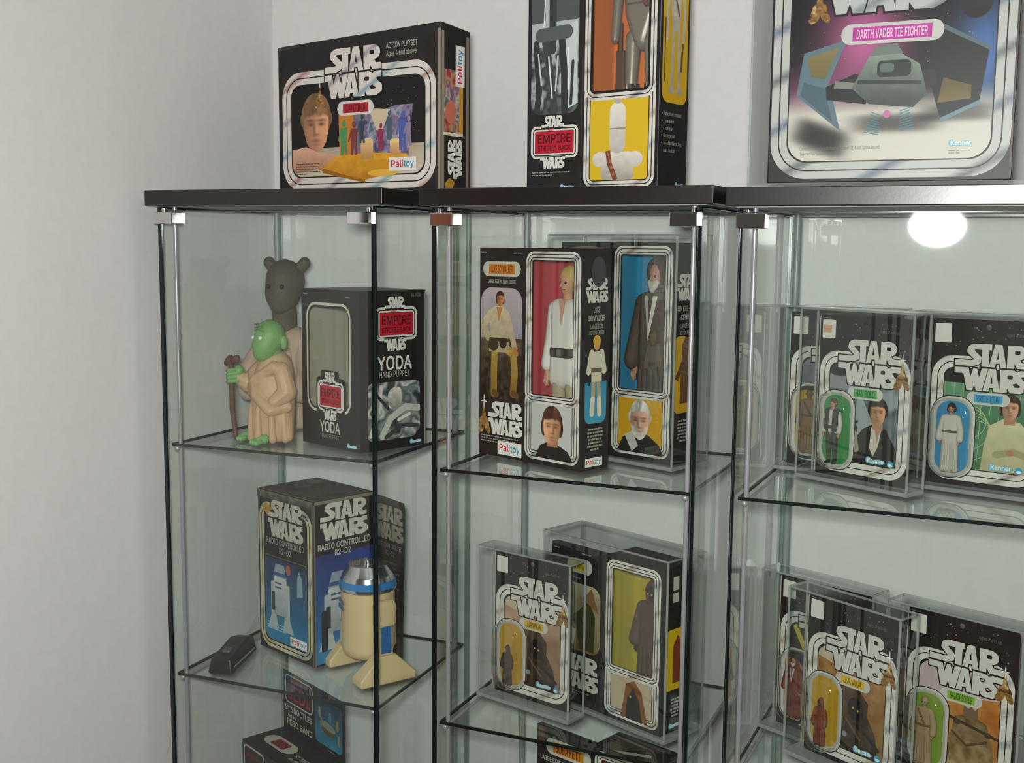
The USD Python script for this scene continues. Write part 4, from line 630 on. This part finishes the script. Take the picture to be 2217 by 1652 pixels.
# ---------------------------------------------------------------- middle cabinet
def stand_man(P, x, y, h, clip_):
    """Printed: a standing man in a cream tunic and khaki trousers, hand on hip, one knee bent."""
    S = lambda pts, w_, c: P.add(st([(x + a * h, y + b * h) for a, b in pts], w_ * h, 1, 1).intersection(clip_), c, .3)
    kh, cr = grad(y, '#7d5e24', y + h * .5, '#b39248', .15, 1), grad(y + h * .5, '#a99a78', y + h, '#cbbca0', .15, 1.2, 3)
    S([(-.05, .48), (-.06, .25), (-.06, .01)], .085, kh); S([(.05, .48), (.2, .40), (.22, .22), (.20, .03)], .085, kh); S([(-.06, .02), (-.02, 0)], .06, '#5d431c'); S([(.2, .03), (.25, .01)], .06, '#5d431c')
    P.add(Polygon([(x + a * h, y + b * h) for a, b in [(-.13, .80), (-.05, .84), (.06, .84), (.13, .79), (.12, .6), (.13, .42), (-.12, .42), (-.10, .6)]]).buffer(.01 * h).intersection(clip_), cr, .3)
    S([(-.11, .77), (-.22, .66), (-.14, .55)], .085, cr); S([(.12, .76), (.17, .60), (.22, .46)], .07, cr); S([(-.11, .53), (.12, .53)], .035, '#33281c'); P.add(ell(x - .07 * h, y + .48 * h, .07 * h, .06 * h), '#3a2c1e'); P.add(ell(x + .06 * h, y + .50 * h, .05 * h, .05 * h), '#2c221a')
    S([(.22, .45), (.24, .41)], .05, '#a9713a'); P.add([(x - .03 * h, y + .84 * h), (x + .05 * h, y + .84 * h), (x + .0 * h, y + .70 * h)], '#b57d48'); face(P, x + .02 * h, y + .915 * h, .062 * h, '#b9783e', '#2e1c12', light=1)
# K: first tall doll carton
def doll_box_prints(t, w, d, h, wing, hole, panel, port, wingp, sidep):
    P, spec = doll_front(w * 100, h * 100, hole, panel); port(P); upper_frame(P, spec); P.mesh(t, 'front_print', lift(on_front(), wing))
    P = Print(wing * 100, h * 100); wingp(P); P.mesh(t, 'wing_print', on_front())
    P = Print(d * 100, h * 100); sidep(P); P.mesh(t, 'side_print', on_right(wing + w))
k_w, k_d, k_h, k_wing = .1165, .062, .323, .097; K_ROT = -22.5
ka, kb = math.cos(math.radians(K_ROT)), math.sin(math.radians(K_ROT)); k_loc = (.707 - (k_w + k_wing) * ka, .079 - (k_w + k_wing) * kb, Z1B + .0003)
t = thing('toy_box', 'black doll box with a red-backed window and a dark-haired young man below it, middle cabinet', 'toy box', k_loc, K_ROT, 'tall doll boxes')
hk = hole_of(11.65, 32.3); window_box(t, k_wing, k_w, k_d, k_h, hk, '#b03a44')
def k_port(P):
    P.add(Polygon([(2.6, 1.2), (3.6, 3.0), (5.0, 3.6), (7.2, 3.4), (9.2, 2.6), (10.2, 1.2)]), '#26201e'); P.rect(5.0, 3.0, 7.2, 4.4, '#a06a50'); face(P, 6.0, 5.9, 2.5, '#c9946f', '#4a2f1e', light=-1, hairy=.5, mop=.9, sides=.75)
def k_wing_p(P):
    P.lines(.3, 31.5, 2.2, 1, '#8d8a82'); P.lines(7.4, 31.4, 2.8, 1, '#8d8a82'); P.pill(.8, 27.9, 8.9, 30.2, '#c87a1c', 'LUKE SKYWALKER', '#7c3a0c', '#bdb9ac'); P.text('LARGE SIZE ACTION FIGURE', 4.9, 26.9, .55, '#a5a298', w=6.0)
    q = rr(.4, 9.0, 9.3, 26.2, 2.2).union(sbox(.4, 9.0, 9.3, 14)); P.add(q, grad(17, '#8a8494', 26, '#b3a4a6', .05, .3), .7)
    P.add(q.intersection(sbox(0, 0, 11, 18.4)), grad(9, '#23180f', 18, '#4d3e2c', .35, 1.2, 4), .4); P.add(q.intersection(sbox(6, 18, 11, 18.6)), '#4a3a28'); stand_man(P, 4.3, 9.7, 16.1, q)
    P.logo(2.45, 3.45, 6.8, 5.2, '#d2d0c8', tl=.3); spark(P, 1.2, 3.6, 3.2); P.lines(.6, 3.0, 9.2, 3, '#98958c', .42, .16); P.palitoy(4.3, .45, 5.2, 2.1)
def k_side(P):
    P.logo(.7, 24.5, 4.6, 3.6, '#c4c1b7'); P.text('LUKE', 3.1, 23.1, .8, '#aaa79d', w=1.4); P.text('SKYWALKER', 3.1, 21.9, .8, '#aaa79d', w=3.7); P.text('LARGE SIZE', 3.1, 20.8, .6, '#96938a', w=2.8); P.text('ACTION FIGURE', 3.1, 19.9, .6, '#96938a', w=3.3)
    P.add(rr(.7, 6.9, 5.5, 13, 1.2).union(sbox(.7, 9, 5.5, 13)), grad(7, '#3b93b2', 14, '#2f7d9f'))
    cl = sbox(0, 0, 6, 32); S = lambda pts, w_, c: P.add(st(pts, w_, 1, 1), c)
    S([(2.6, 13), (2.5, 10.5)], .85, '#a59a80'); S([(3.7, 13), (3.9, 10.5)], .85, '#a59a80'); S([(2.45, 10.4), (2.3, 8.4)], 1.0, '#cfcab4'); S([(3.9, 10.4), (4.0, 8.3)], 1.0, '#cfcab4')
    P.add([(2.0, 17.4), (4.4, 17.4), (4.4, 13), (2.1, 13)], '#c9c2aa'); S([(2.1, 17.2), (1.5, 14.6)], 1.1, '#c9c2aa'); S([(4.3, 17.2), (4.9, 14.6)], 1.1, '#c9c2aa'); P.rect(2.0, 14.4, 4.4, 15.0, '#5d5546'); P.add(ell(3.2, 18.6, .75, 1.0), '#c08a5c'); P.add(ell(3.2, 19.0, .85, .8), '#c9a03c'); S([(1.7, 14), (1.6, 12.6)], .3, '#2d2622')
    P.lines(3.1, 5.9, 3.6, 7, '#98958c', .5, .26, 'c'); P.palitoy(1.0, .5, 3.8, 1.3); P.add(ell(3.3, 29, 1.6, 2.2), '#3a3a3a')
doll_box_prints(t, k_w, k_d, k_h, k_wing, hk, '#b9b9b4', k_port, k_wing_p, k_side)
def doll_in(label, loc, rot, u, v, h, style, c1, c2, c3, skin='#b58468', hair='#3a2618', turn=0, rise=.001, sx=.78):
    return figure('doll', label, at(loc, rot, u, v, rise), rot + turn, h, style, c1, c2, c3, skin, hair, 'dolls in window boxes', True, sx)
doll_in('blond doll in a white tunic inside the red-backed window box', k_loc, K_ROT, k_wing + k_w * .5, .034, .292, 'tunic', '#cfccc4', '#a3957a', '#b5ad98', '#b98a6c', '#b59a58')
# L: second tall doll carton, in a clear case behind
L_ROT = -22; l_w, l_d, l_h, l_wing = .1165, .062, .326, .104
la, lb = math.cos(math.radians(L_ROT)), math.sin(math.radians(L_ROT)); l_loc = (.822 - (l_w + l_wing) * la, .152 - (l_w + l_wing) * lb, Z1B + .0068)
clear_case('clear_case', 'clear acrylic case around the blue-backed hooded doll box', at((l_loc[0], l_loc[1], Z1B + .0003), L_ROT, -.020, -.012, 0), L_ROT, .252, .092, .345, 'clear cases')
t = thing('toy_box', 'black doll box with a blue-backed window and a white-bearded man below it, middle cabinet', 'toy box', l_loc, L_ROT, 'tall doll boxes')
hl = hole_of(11.65, 32.6); window_box(t, l_wing, l_w, l_d, l_h, hl, '#3a8cb4')
def l_port(P):
    P.add(Polygon([(1.6, 1.2), (2.6, 3.2), (4.4, 4.2), (7.4, 4.0), (9.6, 2.6), (10.2, 1.2)]), '#23201f'); P.add([(3.0, 3.6), (4.4, 4.4), (5.6, 2.2), (4.4, 1.2)], '#b9b6ac'); face(P, 5.8, 5.9, 2.55, '#c99a82', '#b4b0a8', beard='#cfccc4', light=1, hairy=.3, mop=.86, sides=0)
def l_wing_p(P): P.lines(.4, 31.6, 2.6, 1, '#8d8a82'); P.lines(7, 31.6, 2.8, 1, '#8d8a82'); P.rect(.5, 8, 10, 26, '#6b5a48', 1.5); P.add(ell(5.2, 31.2, 4.2, .8), '#7a6448'); P.logo(2, 3, 7.6, 5.4)
def l_side(P):
    P.logo(.7, 24.2, 4.9, 3.9, '#c4c1b7'); P.text('BEN (OBI-WAN)', 3.1, 22.7, .75, '#aaa79d', w=4.6); P.text('KENOBI', 3.1, 21.4, .75, '#aaa79d', w=2.8); P.text('LARGE SIZE', 3.1, 20.2, .6, '#96938a', w=2.8); P.text('ACTION FIGURE', 3.1, 19.2, .6, '#96938a', w=3.3)
    P.add(rr(.4, 7.6, 5.9, 19, 1.0), '#cc9a1c'); P.add([(2.2, 18), (4.4, 18), (5.4, 9), (1.8, 9)], '#6a4630'); P.add(st([(2.4, 15), (.9, 12.6)], .9), '#5c3d2a'); P.add(ell(3.3, 18.1, .8, .9), '#6a4630'); P.lines(3.1, 6.3, 3.6, 7, '#98958c', .5, .26, 'c')
doll_box_prints(t, l_w, l_d, l_h, l_wing, hl, '#c8961c', l_port, l_wing_p, l_side)
doll_in('hooded white-bearded doll in a brown robe inside the blue-backed window box', l_loc, L_ROT, l_wing + l_w * .5, .036, .296, 'robe', '#55473c', '#4a3c34', '#3a3028', '#b5836a')
# N: shorter doll carton in a clear case, second shelf
N_ROT = -24.4; n_w, n_d, n_h, n_wing = .112, .070, .249, .112
na, nb = math.cos(math.radians(N_ROT)), math.sin(math.radians(N_ROT)); n_loc = (.834 - (n_w + n_wing) * na, .083 - (n_w + n_wing) * nb, Z2B + .0068)
clear_case('clear_case', 'clear acrylic case around the yellow-backed hooded doll box', at((n_loc[0], n_loc[1], Z2B + .0003), N_ROT, -.014, -.007, 0), N_ROT, .252, .090, .272, 'clear cases')
t = thing('toy_box', 'black doll box with a yellow-backed window, second shelf of the middle cabinet', 'toy box', n_loc, N_ROT, 'tall doll boxes')
hn = hole_of(11.2, 24.9); window_box(t, n_wing, n_w, n_d, n_h, hn, '#b9a818')
def n_port(P): P.add(Polygon([(3.6, 1.0), (4.2, 3.6), (4.6, 6.2), (6.2, 7.0), (7.6, 5.6), (8.4, 3.0), (8.8, 1.0)]), '#7a4a24'); P.add(Polygon([(4.6, 1.0), (4.9, 4.0), (6.0, 5.8), (7.2, 4.2), (7.8, 1.0)]), '#1d1a16'); P.add(ell(5.5, 4.4, .2, .2), '#c9a04a')
def n_wing_p(P):
    P.pill(3.4, 20.9, 8.6, 23.2, '#c9b418', 'JAWA', '#8d6a10', '#b9b6aa'); P.lines(.4, 24.0, 2.4, 1, '#8d8a82'); P.lines(6.4, 24.0, 3.4, 1, '#8d8a82'); P.lines(2.4, 20.0, 7, 1, '#8d8a82')
    q = rr(.6, 8.6, 10.4, 19.3, 1.8); P.add(q, grad(9, '#6b5a34', 19, '#a39c80', .25, .5), .5); P.add(st([(4.3, 19), (4.5, 13)], 1.6).intersection(q), '#5d6238'); P.add(Polygon([(6.2, 9), (5.6, 12), (4.4, 13.8), (6.2, 15.2), (7.8, 17.4), (9.4, 14.6), (9.2, 9)]).intersection(q), '#3c3c20'); P.add(st([(2.2, 18), (2.9, 13.6)], .8).intersection(q), '#3a3420'); P.add(st([(4.4, 9.5), (4.9, 12)], 1.1).intersection(q), '#b9b49a'); P.add(Polygon([(6.8, 17), (8.6, 19), (10.2, 15.2), (8.8, 16)]).intersection(q), '#7d5a38')
    P.logo(1.8, 2.6, 8.0, 5.4, '#bcb9af', tl=.3); P.lines(.6, 2.0, 9, 2, '#8d8a82', .42, .16)
def n_side(P):
    P.add(unary_union([sbox(2.3, 21.4, 3.6, 23.4), sbox(2.3, 19.6, 3.6, 21)]), '#b9b6aa'); P.text('STAR WARS', 5.2, 19.4, 1.3, '#b9b6aa', w=9.5, rot=-90); P.add(rr(1.0, 6.4, 5.8, 15.6, .7), '#d2ac14'); P.add([(2.6, 7.4), (4.6, 7.4), (4.8, 13), (3.6, 14.6), (2.6, 13)], '#7a3a24'); P.lines(3.4, 4.8, 2.4, 6, '#a5a298', .5, .28, 'c'); P.kenner(2, .6, 2.6)
doll_box_prints(t, n_w, n_d, n_h, n_wing, hn, '#b3a68a', n_port, n_wing_p, n_side)
doll_in('hooded brown doll inside the yellow-backed window box', n_loc, N_ROT, n_wing + n_w * .56, .038, .178, 'hooded', '#553f30', '#4c382b', '#3a2c22', '#191512', rise=.031, sx=1.0)
obj('doll_stand', rbx(n_wing + .012, n_wing + n_w - .012, .012, n_d - .006, .001, .0305, .001), card_grey, t)
# O: tall doll carton on the third shelf
O_ROT = -20; oz = ZS[2] + Z2; o_loc = (.826 - .236 * math.cos(math.radians(O_ROT)), .105 - .236 * math.sin(math.radians(O_ROT)), oz + .0003)
t = thing('toy_box', 'black doll box with an orange name strip, lowest visible in the middle cabinet', 'toy box', o_loc, O_ROT, 'tall doll boxes')
ho = hole_of(12.0, 33.5); window_box(t, .116, .12, .066, .335, ho, '#a81c2c')
def o_port(P): P.rect(2, 2, 9, 7, '#5a6a5c', .5)
def o_wing_p(P):
    P.pill(2.0, 29.3, 11.2, 32.0, '#c07a1c', 'BOBA FETT', '#6a3008', '#bdb9ac'); P.text('LARGE SIZE ACTION FIGURE', 6.0, 28.0, .7, '#b5b2a6', w=10.2); P.add(ell(6.3, 23.6, 1.7, 2.0), '#c9a48c'); P.add(st([(4.3, 27), (4.4, 23)], .28), '#b9a890'); P.add(ell(4.3, 27, .4, .4), '#c9b8a0'); P.add([(.4, 29.8), (1.6, 30.6), (1.8, 33), (.4, 33)], '#5a3c1c'); P.rect(2, 4, 10, 21, '#3a4438', 1)
doll_box_prints(t, .12, .066, .335, .116, ho, '#8c8a80', o_port, o_wing_p, l_side)
doll_in('dull green doll inside the red-backed window box on the third shelf', o_loc, O_ROT, .116 + .066, .034, .30, 'vest', '#7a8474', '#6d7468', '#4a4438', '#5d6a58', '#4a5648')
P = Print(23.6, 6.6); P.add([(12.6, .4), (15.6, .6), (18, 3.2), (23, 5.8), (14, 6)], '#4a4238'); P.add([(15, .6), (20.5, 3.0), (21, 2.2), (17, .5)], '#a9a89e'); P.mesh(t, 'top_print', on_top(.335))
# ---------------------------------------------------------------- carded figures
CW, CD, CH, KW, KH = .183, .042, .246, 15.2, 22.9
def card(loc, rot, label, plate, plate_txt, picture, arch_c, fig, fig_label, case_label, sky='#191816', case=True, sticker='#d2d0c8', dot=True, price=None, margin=.0165, cap=True, back=True):
    kl = at(loc, rot, margin, .025, .0068 if case else .0003)
    if case: clear_case('clear_case', case_label, (loc[0], loc[1], loc[2] + .0003), rot, CW, CD, CH, 'clear cases', back=back)
    t = thing('carded_figure', label, 'toy card', kl, rot, 'carded figures')
    g = rr(0, 0, KW, KH, .5) - Point(KW / 2, KH - 1.0).buffer(.35)
    m = trimesh.creation.extrude_polygon(affinity.scale(g, .01, .01, origin=(0, 0)), .0008, engine='earcut'); m.vertices = np.column_stack([m.vertices[:, 0], .0008 - m.vertices[:, 2], m.vertices[:, 1]]); m.invert(); obj('backing_card', m, card_black, t)
    P = Print(KW, KH); P.clip = g.buffer(-.02); stars(P, 1, 15, 14.6, 22, 60, 4)
    P.rect(0, 0, .16, KH, '#b5b2a8')
    P.frame(.35, .7, 14.9, 17.9, 2.9, SHEEN, (.75, .13, .75, .13)); inn = rr(2.11, 2.46, 13.14, 16.14, 1.7).union(sbox(9, 2.46, 13.14, 10)); P.add(inn, sky); P.clip = inn
    picture(P); P.clip = g.buffer(-.02)
    P.rect(.55, 19.6, 2.75, 22.2, sticker, .15)
    if price: P.rect(.7, 20.4, 2.1, 21.5, price)
    P.text('Ages 4 and up', 11.4, 20.8, .45, '#6a6862', w=3.0, bold=False); P.lines(.7, 22.4, 2, 1, '#6a6862', th=.1)
    P.logo(4.3, 13.3, 8.2, 6.4, '#c6c4bc', .9, .9, outline=.16); spark(P, 13.6, 13.5, 2.6)
    P.pill(5.2, 11.4, 10.8, 13.1, plate, plate_txt, tuple(rgb(plate) * .55), '#bfbdb4')
    arch = rr(.5, .9, 6.6, 12.4, 2.6); P.add(arch, '#161413'); P.add(arch.buffer(-.12), '#b9b7ae'); P.add(arch.buffer(-.8), arch_c)
    P.kenner(8.6, 2.7, 3.0, dot); P.mesh(t, 'card_print', on_front())
    # blister: a clear bubble over the figure, open at the card
    A, Bq = rr(.9, 1.3, 6.2, 12.0, 2.2), rr(1.3, 1.7, 5.8, 11.6, 1.9)
    pa, pb = [np.array(q.exterior.segmentize(.5).coords)[:-1] * .01 for q in (A, Bq)]; n = 72
    def even(q): return np.array([LineString(np.vstack([q, q[:1]])).interpolate(k / n, normalized=True).coords[0] for k in range(n)])
    pa, pb = even(pa), even(pb); r0 = np.column_stack([pa[:, 0], np.full(n, -.0012), pa[:, 1]]); r1 = np.column_stack([pa[:, 0] * .97 + pb[:, 0] * .03, np.full(n, -.017), pa[:, 1] * .97 + pb[:, 1] * .03]); r2 = np.column_stack([pb[:, 0], np.full(n, -.0205), pb[:, 1]])
    c = pb.mean(0); v = np.vstack([r0, r1, r2, [[c[0], -.0205, c[1]]]]); i = np.arange(n); j = (i + 1) % n
    f = np.vstack([np.column_stack([i, j, j + n]), np.column_stack([i, j + n, i + n]), np.column_stack([i + n, j + n, j + 2 * n]), np.column_stack([i + n, j + 2 * n, i + 2 * n]), np.column_stack([i + 2 * n, j + 2 * n, np.full(n, 3 * n)])])
    obj('blister', (v, f if cap else f[:4 * n]), blister, t, smooth=50)
    style, c1, c2, c3, skin, hair, h = fig
    figure('toy_figure', fig_label, at(kl, rot, .0355, -.0105, .019), rot, h, style, c1, c2, c3, skin, hair, 'figures sealed on cards'); return t
def pic_hood(P, bg):
    P.rect(2, 2, 14, 17, bg, sub=.4); P.add(rr(2, 13.6, 13.2, 17, 1.2), '#b9aa94'); P.add([(2, 14.5), (5, 13.9), (8, 12.4), (11, 13.4), (13.3, 13.0), (13.3, 8), (2, 8)], bg, .4)
    P.add(Polygon([(6.0, 2.4), (6.3, 5.5), (6.7, 9), (6.3, 12.2), (8.6, 11.6), (10.3, 9.8), (10.2, 8.0), (11.6, 5.8), (12.2, 2.4)]).buffer(.3), grad(2.4, '#2c2214', 12, '#4a3520', .3, .9, 3), .35); P.add(ell(8.6, 8.6, 1.3, 1.6, 10), '#14110e'); P.add(ell(8.2, 8.7, .16, .16), '#c9963a'); P.add(ell(9.0, 8.5, .16, .16), '#c9963a')
    P.add(st([(8.4, 6.6), (10.6, 5.4), (12.6, 3.9)], .5), '#1d1a18'); P.add(st([(7, 7), (9.6, 4.4)], .35), '#5f4a2a'); P.add(ell(7.0, 4.6, .4, .4), '#7c8a8c')
def pic_man(P):
    P.rect(2, 2, 14, 17, blotch(['#3d4448', '#6a7478', '#4c5458', '#8a9494'], .25, 3), sub=.5); P.rect(2, 12.6, 6, 14.6, '#85878a'); P.add([(7.0, 12.8), (5.4, 4), (8, 4), (9.4, 8)], '#8d9798'); P.add(rr(2, 14.4, 13.3, 17, 1), '#2d2e2e')
    P.add(Polygon([(6.2, 2.2), (6.6, 5.4), (8.0, 7.2), (9.4, 7.9), (11.4, 7.4), (12.8, 5.2), (13.2, 2.2)]).buffer(.2), '#26241f'); P.add([(9.2, 7.7), (10.8, 7.6), (10.4, 5.2), (9.6, 3.6), (9.0, 4.8)], '#bdb6a4'); P.add([(9.7, 7.6), (10.6, 7.6), (10.2, 5.6)], '#a8785c'); P.rect(9.3, 7.4, 11.0, 8.4, '#a8785c'); face(P, 10.1, 9.8, 1.7, '#b98662', '#2e2118', light=1, hairy=.45, sides=.3)
    P.add(st([(6.8, 4.4), (6.3, 6.4)], 1.1, 1), '#8f8a78'); P.add(ell(6.4, 7.0, .6, .7), '#ab7a58'); P.add(st([(6.8, 7.0), (6.0, 9.6), (5.9, 10.6)], .45, 1), '#22201e'); P.add(st([(6.5, 7.8), (7.0, 8.4)], .3), '#22201e')
def pic_woman(P):
    P.rect(2, 2, 14, 17, grad(2, '#3c6a4a', 17, '#5d8a6a', .3, .3, 2), sub=.5); P.rect(2, 14.2, 13.3, 17, '#20241f')
    for k in range(10): P.add(st([(2.5 + k * 1.1, 2.4), (2.2 + k * 1.25, 14.2)], .07), '#a4b07c')
    for k in range(5): P.add(ell(4.5 + k * .5, 9 - k, 3.4, 2.6 + k * .4).boundary.buffer(.04), '#a9b884')
    P.add(Polygon([(7.6, 2.4), (8.0, 6.0), (8.6, 8.6), (10.2, 9.6), (12.2, 9.2), (13.3, 8), (13.3, 2.4)]).buffer(.2), grad(2, '#a79f7a', 10, '#c6bf9c', .1, .8), .4); P.rect(10.2, 9.0, 11.6, 10, '#a8785c'); face(P, 10.9, 11.2, 1.5, '#bd8c70', '#33241c', light=1, hairy=.4); P.add(st([(9.4, 4.8), (11.6, 5.4), (13, 5.0)], .9, 1), '#9c946e'); P.add(ell(11.2, 5.2, .5, .4), '#ab7a5c')
def pic_wrap(P):
    P.rect(2, 2, 14, 17, '#b8a4a4'); P.add([(2, 10.5), (5.5, 11.6), (8, 13.2), (10, 12.6), (13.3, 13.2), (13.3, 2), (2, 2)], grad(2, '#9a6a34', 13, '#b5743a', .3, .5, 7), .4)
    P.add(Polygon([(6.6, 2), (6.9, 6), (7.4, 9.4), (9.2, 10.2), (11.4, 9.4), (12.4, 6), (12.6, 2)]).buffer(.2), grad(2, '#8a744c', 10, '#6e5a3c', .35, 1.1, 2), .35); P.add(rr(8.4, 9.6, 10.4, 12.6, .8), '#6a5a48'); P.add(ell(9.0, 11.4, .3, .3), '#b9aa90'); P.add(ell(9.9, 11.4, .3, .3), '#b9aa90'); P.add(st([(6.2, 9.4), (13.1, 8.0)], .4, 1), '#3c342c'); P.add(st([(7, 7.4), (9, 6), (11.6, 7.2)], .35, 1, 1), '#54442e'); P.add(ell(7.6, 8.9, .5, .4), '#4a3c2c'); P.add(ell(11.8, 8.2, .5, .4), '#4a3c2c')
def pic_beam(P): P.rect(2, 2, 14, 17, '#2a251f'); P.add(st([(2.4, 16.5), (6.0, 10)], .8), '#c4b434'); P.add(ell(10, 8, 2, 3), '#6a4a34')
def pic_grey(P): P.rect(2, 2, 14, 17, blotch(['#4a4e52', '#85888a', '#5c6064'], .3, 9), sub=.5); P.add(ell(10, 8, 2.4, 4), '#4a3826')
dusk = grad(2, '#8a6a50', 17, '#a88a72', .25, .4, 3); sand = grad(2, '#7a5a26', 17, '#94663a', .4, .5, 6)
card((.518, .136, Z2B), -17, 'carded hooded figure on a sandy picture card, second shelf of the middle cabinet', '#c9a02a', 'JAWA', lambda P: pic_hood(P, dusk), '#c4981e', ('hooded', '#3c2c20', '#33261c', '#2a2018', '#14110f', '#222222', .062), 'small dark hooded figure sealed on the card in the middle cabinet', 'clear acrylic case around the carded hooded figure in the middle cabinet')
card((.956, .242, Z1C), -7, 'carded brown shaggy figure on yellow, half hidden at the left of the right cabinet', '#b9a03a', 'CHEWBACCA', pic_grey, '#b58c14', ('wrap', '#86684a', '#7c6044', '#5c5248', '#7a5e42', '#6a5238', .096), 'small brown shaggy figure sealed on a yellow-backed card in the right cabinet', 'clear acrylic case around the half-hidden yellow-backed card, upper shelf of the right cabinet', dot=False, margin=.012, cap=False)
card((.9945, .197, Z1C), -28.9, 'carded black-vested figure on green, upper shelf of the right cabinet', '#3f9a4c', 'HAN SOLO', pic_man, '#2c8a44', ('vest', '#c4c0b4', '#2b2724', '#221f1d', '#b5856c', '#4a2c1c', .092), 'small black-vested figure sealed on a green-backed card', 'clear acrylic case around the green-backed card with the black-vested man', price='#c69a7c')
card((1.149, .190, Z1C), -16, 'carded figure of a woman in white on blue, upper shelf of the right cabinet', '#3f9ac4', 'PRINCESS LEIA ORGANA', pic_woman, '#3a8cb8', ('dress', '#c9c3b9', '#c9c3b9', '#6a645c', '#b5846c', '#3a2418', .094), 'small white-robed figure sealed on a blue-backed card', 'clear acrylic case around the blue-backed card with the white-robed woman')
card((.953, .200, Z2C), -25, 'carded red-robed figure on orange, half hidden on the second shelf of the right cabinet', '#c9823c', 'BEN KENOBI', pic_beam, '#b5661c', ('robe', '#7c2e1c', '#6e2a1a', '#5a2418', '#b07a60', '#b9b2a8', .094), 'small red-brown robed figure sealed on the half-hidden orange card', 'clear acrylic case around the half-hidden orange-backed card, second shelf of the right cabinet', cap=False)
card((1.003, .125, Z2C), -31, 'carded hooded figure on a golden sand card, second shelf of the right cabinet', '#d2a81e', 'JAWA', lambda P: pic_hood(P, sand), '#c49a22', ('hooded', '#7c3a24', '#6e3420', '#5a2c1c', '#2a1a14', '#333333', .066), 'small red-brown hooded figure sealed on the golden sand card', 'clear acrylic case around the golden sand card, second shelf of the right cabinet', back=False)
card((1.138, .115, Z2C), -24, 'carded sand-coloured wrapped figure on lime green, lower right shelf', '#7aa83c', 'SANDPEOPLE', pic_wrap, '#7c9a34', ('wrap', '#a08a68', '#a08a68', '#6a5a44', '#a08c6c', '#8a7858', .095), 'small sand-coloured wrapped figure sealed on the lime-green card', 'clear acrylic case around the lime-green card with the wrapped figure')
